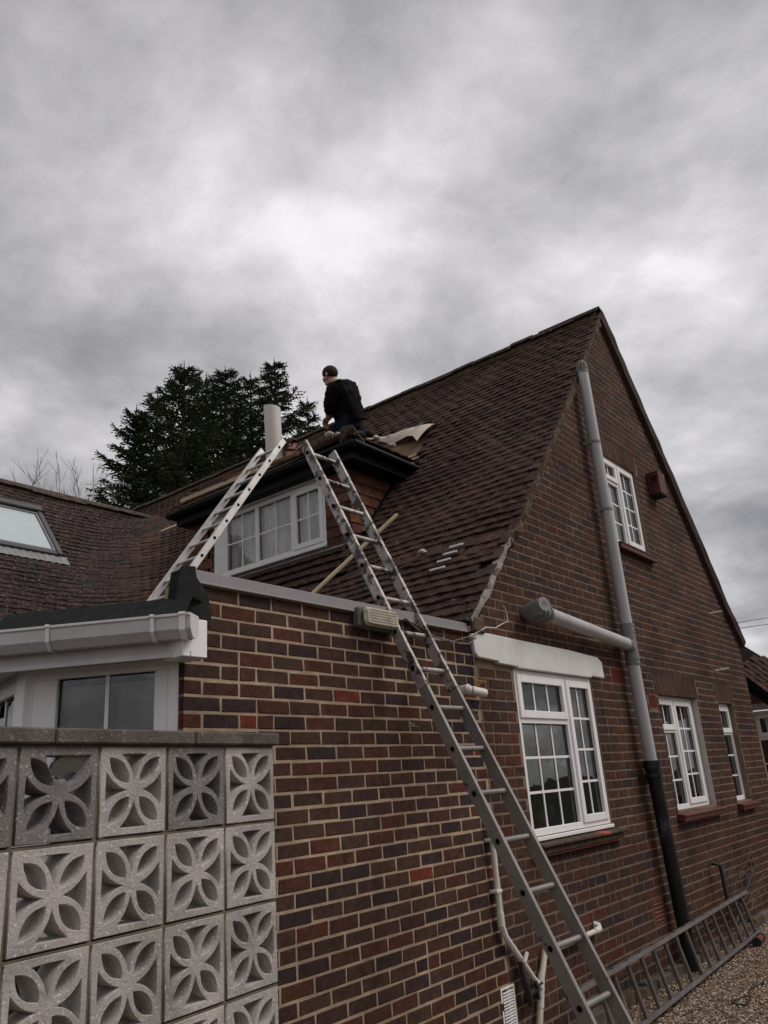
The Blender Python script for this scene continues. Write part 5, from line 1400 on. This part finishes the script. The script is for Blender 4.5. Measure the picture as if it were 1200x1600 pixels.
# second man crouching low behind the eave, facing right
pm2 = thing('person', 'brown-haired man crouching behind the dormer eave beside the white sheet roll', 'person', (6.55, 3.5, 3.5))
f2 = V3(.50, -.86, -.10).normalized(); h2 = V3(6.50, 3.385, 4.045); s2 = f2.cross(HZ).normalized()
J = dict(pelvis=(V3(6.62, 3.72, 3.56), (.14, .11)), spine=(V3(6.60, 3.64, 3.68), (.14, .11)), chest=(V3(6.56, 3.53, 3.80), (.15, .11)), neck=(V3(6.52, 3.45, 3.90), .056), headb=(V3(6.51, 3.415, 3.96), .064),
         head=(h2, (.076, .084)), crown=(h2 - f2 * .015 + HZ * .045, (.055, .062)), lsh=(V3(6.42, 3.50, 3.80), .065), lel=(V3(6.36, 3.40, 3.66), .045), lwrist=(V3(6.42, 3.29, 3.80), .03),
         rsh=(V3(6.70, 3.50, 3.84), .065), rel=(V3(6.74, 3.32, 3.72), .045), rwrist=(V3(6.64, 3.18, 3.78), .03), lhip=(V3(6.55, 3.74, 3.50), .095), lkn=(V3(6.50, 3.45, 3.50), .065), lank=(V3(6.52, 3.72, 3.36), .045),
         rhip=(V3(6.70, 3.74, 3.50), .095), rkn=(V3(6.70, 3.45, 3.52), .065), rank=(V3(6.70, 3.72, 3.36), .045), nose=(h2 + f2 * .096 - HZ * .012, .013), brow=(h2 + f2 * .062 + HZ * .02, .040), chin=(h2 + f2 * .066 - HZ * .068, .030))
E_ = [('pelvis', 'spine'), ('spine', 'chest'), ('chest', 'neck'), ('neck', 'headb'), ('headb', 'head'), ('head', 'crown'), ('chest', 'lsh'), ('lsh', 'lel'), ('lel', 'lwrist'), ('chest', 'rsh'), ('rsh', 'rel'), ('rel', 'rwrist'),
      ('pelvis', 'lhip'), ('lhip', 'lkn'), ('lkn', 'lank'), ('pelvis', 'rhip'), ('rhip', 'rkn'), ('rkn', 'rank'), ('head', 'nose'), ('head', 'brow'), ('headb', 'chin')]
hand(J, E_, J['lwrist'][0], (.2, .0, 1), (1, 0, 0), (.4, -.6, .2), 'l'); hand(J, E_, J['rwrist'][0], (.1, -.9, .1), (0, 0, 1), (-.5, -.3, -.2), 'r')
skin_mesh('body', J, E_, 'skin', pm2)
mb = MB()
for s in (-1, 1):
    MB().ball(h2 + s2 * s * .082 - f2 * .008 - HZ * .01, .021, 8, 6, (.6, .8, 1.25)).build('ear', 'skin', pm2)
    MB().ball(h2 + f2 * .080 + s2 * s * .03 + HZ * .006, .009, 8, 6).build('eye', 'cable_black', pm2)
mb = MB(); mb.ball(h2 + f2 * .082 - HZ * .045, .020, 8, 5, (1.0, 1.0, .3)); mb.build('mouth', 'alarm_red', pm2)
hc = MB(); hc.ball(h2 - f2 * .012 + HZ * .034, .100, 14, 10, (.93, .98, .86)); ho = hc.build('hair', 'hair_brown', pm2)
bm = bmesh.new(); bm.from_mesh(ho.data); org = WP(pm2)
dele = [v for v in bm.verts if (v.co + org - h2).dot(f2) > .045 and (v.co + org - h2).z < .055 or (v.co + org - h2).z < -.045]
bmesh.ops.delete(bm, geom=dele, context='VERTS'); bm.to_mesh(ho.data); bm.free()
JJ = dict(hem=(J['pelvis'][0], (.18, .15)), spine=(J['spine'][0], (.16, .13)), chest=(J['chest'][0], (.165, .125)), collar=(J['neck'][0] - V3(0, 0, .02), .066), lsh=(J['lsh'][0], .095), lel=(J['lel'][0], .062), rsh=(J['rsh'][0], .095), rel=(J['rel'][0], .058))
skin_mesh('shirt', JJ, [('hem', 'spine'), ('spine', 'chest'), ('chest', 'collar'), ('chest', 'lsh'), ('lsh', 'lel'), ('chest', 'rsh'), ('rsh', 'rel')], 'shirt_pale', pm2, sub=3, root='spine', wob=.03)
JT = dict(seat=(J['pelvis'][0] - V3(0, 0, .01), (.16, .13)), lhip=(J['lhip'][0], .11), lkn=(J['lkn'][0], .08), lank=(J['lank'][0], .055), rhip=(J['rhip'][0], .11), rkn=(J['rkn'][0], .08), rank=(J['rank'][0], .055))
skin_mesh('trousers', JT, [('seat', 'lhip'), ('lhip', 'lkn'), ('lkn', 'lank'), ('seat', 'rhip'), ('rhip', 'rkn'), ('rkn', 'rank')], 'denim', pm2, root='seat')

# ---------------------------------------------------------------- ground
mb = MB(); mb.add([(-400, -400, G - .03), (400, -400, G - .03), (400, 400, G - .03), (-400, 400, G - .03)], [(0, 1, 2, 3)]); tag(mb.build('ground', 'grass_green'), kind='structure')
mb = MB(); mb.add([(-16, -12, G - .006), (24, -12, G - .006), (24, -.02, G - .006), (-16, -.02, G - .006)], [(0, 1, 2, 3)]); tag(mb.build('gravel_yard', 'gravel_ground'), kind='structure')
st_t = {}
def pebble(seed):
    r = random.Random(seed); vs = [Vector((1, 0, 0)), Vector((-1, 0, 0)), Vector((0, 1, 0)), Vector((0, -1, 0)), Vector((0, 0, .7)), Vector((0, 0, -.7))]
    vs = [v * r.uniform(.7, 1.25) for v in vs]
    return [tuple(v) for v in vs], [(0, 2, 4), (2, 1, 4), (1, 3, 4), (3, 0, 4), (2, 0, 5), (1, 2, 5), (3, 1, 5), (0, 3, 5)]
PEB = [pebble(i) for i in range(10)]
STONE_TINTS = [(.30, .20, .12), (.22, .14, .09), (.40, .33, .25), (.16, .10, .07), (.10, .075, .06), (.34, .24, .15), (.50, .44, .37), (.20, .11, .07)]
N = 34000
xs = 5.3 + rng.random(N) ** 1.2 * 5.6; ys = -.03 - rng.random(N) * 1.75; rs = rng.uniform(.005, .0125, N)
V = []; Fc = []; T = []; k = 0
for i in range(N):
    v = np.array(PEB[i % 10][0]) * rs[i]; a = rng.random() * 6.28; c_, s_ = math.cos(a), math.sin(a)
    v = v @ np.array([[c_, s_, 0], [-s_, c_, 0], [0, 0, 1]]) + np.array([xs[i], ys[i], G + rs[i] * .3])
    V.append(v); Fc += [tuple(q + k for q in f) for f in PEB[i % 10][1]]; T.append(np.tile((*STONE_TINTS[int(rng.integers(8))], 1), (6, 1))); k += 6
me = bpy.data.meshes.new('gravel'); me.from_pydata(np.vstack(V).tolist(), [], Fc); a = me.attributes.new('tint', 'FLOAT_COLOR', 'POINT'); a.data.foreach_set('color', np.vstack(T).ravel()); me.materials.append(MATS['stone_face'])
o = bpy.data.objects.new('gravel', me); COL.objects.link(o); tag(o, 'loose brown and cream gravel stones in front of the gable wall', 'gravel', kind='stuff')
# footing stones along the wall
ft = thing('plinth', 'low edging of stone blocks at the foot of the gable wall', 'edging', (8, -.04, G))
x = 5.0; random.seed(5)
while x < 11.6:
    L = random.uniform(.2, .34); MB().box(WF, (x, -.07 - random.uniform(0, .015), G - .02), (x + L - .012, -.0, G + random.uniform(.07, .10))).build('edging_stone', random.choice(['verge_mortar', 'coping_stone', 'coping_stone', 'verge_mortar']), ft, .01); x += L

# ---------------------------------------------------------------- far right: the neighbouring low roof and wall
LODGE = [(12.5, .31, 1.71), (12.5, -.264, 1.19), (12.1, -.25, .683), (12.1, .20, 1.148)]
nb = thing('side_lodge', 'low tiled outbuilding with black eaves and white window beyond the gable end', 'outbuilding', (13.2, .6, G))
TL_, TR_, BR_, BL_ = [Vector(v) for v in LODGE]
ro = MB(); ro.add([BL_, BR_, TR_, TL_], [(0, 1, 2, 3)]); back = Vector((2.5, .3, -.2)); ro.add([TL_, TR_, TR_ + back, TL_ + back], [(0, 1, 2, 3)])
lr = ro.build('lodge_roof', 'roof_deck', nb)
ue = (BR_ - BL_).normalized(); upl = (TL_ - BL_); upl = (upl - ue * upl.dot(ue)); HL = upl.length; upl.normalize(); nrr = ue.cross(upl); nrr = nrr if nrr.dot(Vector((-1, -.3, .5))) > 0 else -nrr
pcs = []; k = 0
while k * .085 < HL - .02:
    s_ = -.05 + (.08 if k % 2 else 0)
    while s_ < (BR_ - BL_).length + .1:
        p = BL_ + ue * s_ + upl * (k * .085) + nrr * .02; v2 = upl * math.cos(.12) - nrr * math.sin(.12); u = v2.cross(nrr).normalized()
        pcs.append((('t', random.randrange(5)), mtx(p, u, v2, u.cross(v2)), random.randrange(10))); s_ += .165
    k += 1
place_pieces('roof_tile', pcs, TPL, TILE_TINTS, 'tile_face', lr, None, 60)
f = Fr(BL_ - ue * .1, ue, upl, nrr); mb = MB(); mb.box(f, (0, -.02, -.16), (1.2, .03, -.01)); mb.build('eaves_board', 'black_plastic', nb, .004)
lw = Fr((12.75, .50, 0), (.2, -.98, 0), (0, 0, 1), (-.98, -.2, 0))
mb = MB(); mb.box(lw, (-1.5, G, -.25), (2.5, -.42, 0)); mb.box(lw, (-1.5, -.42, -.25), (.12, 1.2, 0)); mb.box(lw, (.12, .74, -.25), (2.5, 1.2, 0)); mb.build('wall', 'neighbour_brick', nb)
MB().box(lw, (-.3, .70, .002), (2.5, .79, .03)).build('soffit_board', 'render_grey', nb)
window('window', nb, Fr(lw(.13, -.42, -.06), lw.u, (0, 0, 1), lw.n), 1.0, 1.11, [(.05, .45, .05, .70, False, 1, 2), (.05, .45, .76, 1.05, True, 1, 1), (.5, .95, .05, 1.05, True, 2, 3)], mull=[(.45, .50, .05, 1.05), (.05, .45, .70, .76)], room='room_dark', room_m=(0, 0, 0), room_d=.15)

# ---------------------------------------------------------------- trees behind the roof
def spruce(label, base, H, Rmax, nb_, seed, lean=(0, 0)):
    r = random.Random(seed); base = Vector(base)
    t = thing('spruce_tree', label, 'tree', tuple(base), 'dark spruces behind the ridge')
    tr = MB(); tr.tube([base, base + Vector((lean[0] * .5, lean[1] * .5, H * .5)), base + Vector((lean[0], lean[1], H))], [.3, .16, .015], 8); tr.build('trunk', 'bark', t)
    V = []; Fq = []; T = []; k = 0; wood = MB()
    def twig(a, d, L, wd, tint):
        nonlocal k
        s = d.cross(Vector((r.gauss(0, 1), r.gauss(0, 1), r.gauss(0, 1)))).normalized() * wd; s2_ = d.cross(s).normalized() * wd
        m_ = a + d * L * .45; e_ = a + d * L
        V.extend([a, m_ + s, e_, m_ - s, m_ + s2_, m_ - s2_]); Fq.append((k, k + 1, k + 2, k + 3)); Fq.append((k, k + 4, k + 2, k + 5)); T.extend([tint] * 6); k += 6
    for b in range(nb_):
        f = 1 - r.random() ** .8 * .97; z = H * (1 - f * .92) if True else 0
        f = (b + r.random()) / nb_; z = H * (.995 - .85 * f ** .9)
        rad_ = Rmax * (f ** .72) * r.choice((.62, .75, .85, .95, 1.05, 1.25)) * r.uniform(.9, 1.1) + .12
        az_ = b * 2.399 + r.uniform(-.4, .4); out = Vector((math.cos(az_), math.sin(az_), 0)); side = Vector((-out.y, out.x, 0))
        o = base + Vector((lean[0] * z / H, lean[1] * z / H, z)); rise = .95 - 1.05 * f
        pts = [o + out * rad_ * q + HZ * (rise * rad_ * q * .8 - .30 * rad_ * q * q + .55 * rad_ * max(0, q - .6)) for q in (0, .25, .5, .75, 1)]
        wood.tube(pts, [.035, .028, .02, .014, .006], 4, cap=False)
        nl = int(8 + rad_ * 8.5); g = r.uniform(.6, 1.5)
        tint0 = (.062 * g, .080 * g, .042 * g)
        for q in range(nl):
            s = (q + r.random()) / nl; s = .12 + .88 * s; i = min(3, int(s * 4)); p = pts[i].lerp(pts[i + 1], s * 4 - i); along = (pts[i + 1] - pts[i]).normalized()
            sd2 = side * (1 if q % 2 else -1); L = (.20 + .42 * rad_ * .45 * (1 - s) + .1) * r.uniform(.7, 1.2)
            dd = (sd2 * .75 + along * .75 + HZ * r.uniform(-.55, .12)).normalized()
            n = max(3, int(L / .055))
            for w_ in range(n):
                a = p + dd * L * w_ / n - HZ * .10 * (w_ / n) ** 2; td = (dd * .6 + dd.cross(HZ).normalized() * (1 if w_ % 2 else -1) * .7 + HZ * r.uniform(-.5, .25)).normalized()
                twig(a, td, r.uniform(.09, .17), r.uniform(.014, .024), (*[c * r.uniform(.7, 1.35) for c in tint0], 1))
            twig(p, dd, L * 1.1, .022, (*tint0, 1))
        for w_ in range(8): twig(pts[-1] - (pts[-1] - pts[-2]) * w_ * .12, ((pts[-1] - pts[-2]).normalized() + side * r.uniform(-.8, .8) + HZ * r.uniform(-.2, .4)).normalized(), r.uniform(.1, .2), .02, (*tint0, 1))
    # spire with whorls of short shoots
    top = base + Vector((lean[0], lean[1], H))
    for w_ in range(40):
        z = r.random() ** 1.3 * 1.3; az_ = r.random() * 6.28; twig(top - HZ * z, Vector((math.cos(az_), math.sin(az_), .5 + r.random() * .6)).normalized(), .08 + .16 * z, .016, (.024, .036, .018, 1))
    twig(top - HZ * .2, HZ, .5, .02, (.024, .036, .018, 1))
    wood.build('branches', 'bark', t)
    org = base; me = bpy.data.meshes.new('foliage'); me.from_pydata([tuple(v - org) for v in V], [], Fq)
    a = me.attributes.new('tint', 'FLOAT_COLOR', 'POINT'); a.data.foreach_set('color', np.array(T, dtype=np.float32).ravel()); me.materials.append(MATS['needles'])
    o = bpy.data.objects.new('crown', me); COL.objects.link(o); o.parent = t; o['kind'] = 'stuff' if False else 'part'; del o['kind']
    return t
TY = 14.0
def tp(x, z, y): s = (y + 3) / 23.0; return x * s, z * s       # measured at y = 20, scaled about the camera's place
for (x20, z20, y, Rm, nb_, lab) in ((17.5, 16.2, 14.0, 3.3, 230, 'dark spruce behind the roof, left of the spires, boughs reaching left'),
                                    (19.6, 16.9, 15.0, 3.2, 230, 'middle dark spruce of the clump behind the roof'),
                                    (22.45, 18.4, 14.5, 3.0, 250, 'tallest dark spruce, its spire above the white sheet roll'),
                                    (24.5, 17.2, 15.5, 2.0, 170, 'slim spruce at the right edge of the clump beside the kneeling man'),
                                    (15.4, 13.6, 15.5, 2.6, 170, 'lowest spruce at the left end of the clump behind the wing ridge'),
                                    (18.6, 16.2, 17.0, 3.6, 170, 'spruce standing at the back of the clump, seen through the gaps'),
                                    (21.0, 17.2, 17.5, 3.8, 190, 'rearmost spruce of the clump between the tall spire and the middle tree'),
                                    (16.3, 14.6, 16.5, 3.2, 150, 'spruce at the back left of the clump, behind the lowest one')):
    X, Z = tp(x20, z20, y); spruce(lab, (X, y, G), Z - G, Rm, int(nb_ * .85), int(x20 * 10))
def bare(label, base, H, seed, spread=.5, depth=5, m='bark_bare', r0=.07, group=None):
    r = random.Random(seed); t = thing('bare_tree', label, 'tree', tuple(base), group); mb = MB(); tk = MB()
    def grow(p, d, L, rad_, lv, M_):
        q = p + d * L * .5 + Vector((r.gauss(0, .03), r.gauss(0, .03), 0)) * L; e_ = q + (d + Vector((r.gauss(0, .12), r.gauss(0, .12), .05))).normalized() * L * .5
        M_.tube([p, q, e_], [rad_, rad_ * .85, rad_ * .68], 5 if lv < 2 else 3, cap=False)
        if lv >= depth: return
        for k in range(r.choice((2, 3, 3)) if lv < depth - 1 else 4):
            ax = Vector((r.gauss(0, 1), r.gauss(0, 1), r.gauss(0, .3))).normalized(); nd2 = (d + ax * spread * r.uniform(.6, 1.3) + HZ * .18).normalized()
            st_ = e_ if k < 2 else q; grow(st_, nd2, L * r.uniform(.6, .82), max(rad_ * .6, .007), lv + 1, mb)
    grow(Vector(base), HZ, H * .30, r0, 0, tk); tk.build('trunk', m, t); mb.build('crown', m, t)
    return t
for (x20, z20, y, sd_, lab) in ((9.3, 9.7, 19, 3, 'leafless tree over the wing ridge at the far left edge'), (11.0, 10.4, 18, 8, 'leafless tree left of the aerial, middle of three over the wing ridge'), (12.5, 11.2, 18.5, 21, 'leafless forked tree closest to the spruces over the wing ridge')):
    X, Z = tp(x20, z20, y); bare(lab, (X, y, G), (Z - G) * 1.0, sd_, .42, 6, r0=.06, group='leafless trees over the wing ridge')
# television aerial
s = 17.0 / 23; ax_, az2 = 13.86 * s, 10.35 * s; ae = thing('television_aerial', 'small television aerial on a thin mast beside the lowest spruce bough', 'aerial', (ax_, 14, 5))
MB().tube([(ax_, 14, 5.0), (ax_, 14, az2 + .1)], .018, 6).build('mast', 'aluminium', ae)
mb = MB(); bd = Vector((.85, -.45, .12)).normalized(); c0_ = Vector((ax_, 14, az2)); mb.tube([c0_ - bd * .2, c0_ + bd * .75], .010, 5)
for k in range(11): mb.tube([c0_ + bd * (-.15 + k * .085) - HZ * .09, c0_ + bd * (-.15 + k * .085) + HZ * .09], .005, 4)
mb.build('elements', 'aluminium', ae)
# chimney-less far house carrying the aerial's mast
fh = thing('far_house', 'neighbouring house hidden behind the wing roof that carries the aerial', 'house', (ax_ + 1.5, 16, G))
MB().box(WF, (ax_ - 3, 13.6, G), (ax_ + 3, 18, 3.6)).build('wall', 'neighbour_brick', fh)
MB().prism(Fr((ax_ - 3.2, 0, 0), (0, 1, 0), (0, 0, 1), (1, 0, 0)), [(13.3, 3.6), (18.3, 3.6), (15.8, 5.4)], 0, 6.4).build('roof', 'ridge_clay', fh)
# overhead cables at the right
for k, (z0, z1) in enumerate(((6.55, 7.7), (6.28, 7.33))):
    pts = [(30 + 30 * t, 8, z0 - .25 + 1.9 * t * (z1 - z0) / 1 - .6 * math.sin(t * math.pi) * .3) for t in [i / 12 for i in range(13)]]
    pts = [(41.9 + (49.3 - 41.9) * t, 8, z0 + (z1 - z0) * t) for t in [-1.2 + i * .3 for i in range(16)]]
    tag(MB().tube(pts, .022, 5).build('overhead_cable', 'cable_grey'), ['upper thin overhead cable crossing the sky at the right edge', 'lower thin overhead cable crossing the sky at the right edge'][k], 'cable', 'overhead cables')

# ---------------------------------------------------------------- what stands behind the camera and shows in the panes
for i, (x, y, h, sd_) in enumerate(((3, -15, 9, 31), (8.5, -17, 10, 37), (14, -14, 9, 43), (-9, 7.5, 9, 51), (-11, 3, 9.5, 57), (-9.5, 12, 9, 61))):
    bare(['leafless tree across the yard, reflected in the large window', 'tall leafless tree behind the yard fence', 'leafless tree at the far side of the yard', 'leafless garden tree facing the dormer', 'leafless tree at the left boundary', 'leafless tree beyond the wing, facing the dormer'][i],
         (x, y, G), h, sd_, .5, 5, r0=.14)
oh = thing('opposite_house', 'plain brick house with a gabled roof across the yard behind the camera', 'house', (12, -20, G))
MB().box(WF, (6, -26, G), (18, -19, 2.6)).build('wall', 'neighbour_brick', oh)
MB().prism(Fr((0, 0, 0), (1, 0, 0), (0, 0, 1), (0, -1, 0)), [(5.6, 2.5), (18.4, 2.5), (12, 7.4)], 18.8, 26.4).build('roof', 'ridge_clay', oh)
fn = thing('timber_fence', 'brown close-boarded timber fence across the yard behind the camera', 'fence', (4, -12, G))
for k in range(19):
    MB().box(WF, (-14 + k * 1.9, -12.06, G), (-13.9 + k * 1.9, -11.96, .30)).build('fence_post', 'timber_brown', fn)
    MB().box(WF, (-13.9 + k * 1.9, -12.03, G + .1), (-12.1 + k * 1.9, -12.0, .22)).build('fence_panel', 'timber_brown', fn)
print('triangles', sum(sum(len(p.vertices) - 2 for p in o.data.polygons) for o in bpy.data.objects if o.type == 'MESH' and False), 'objects', len(bpy.data.objects))
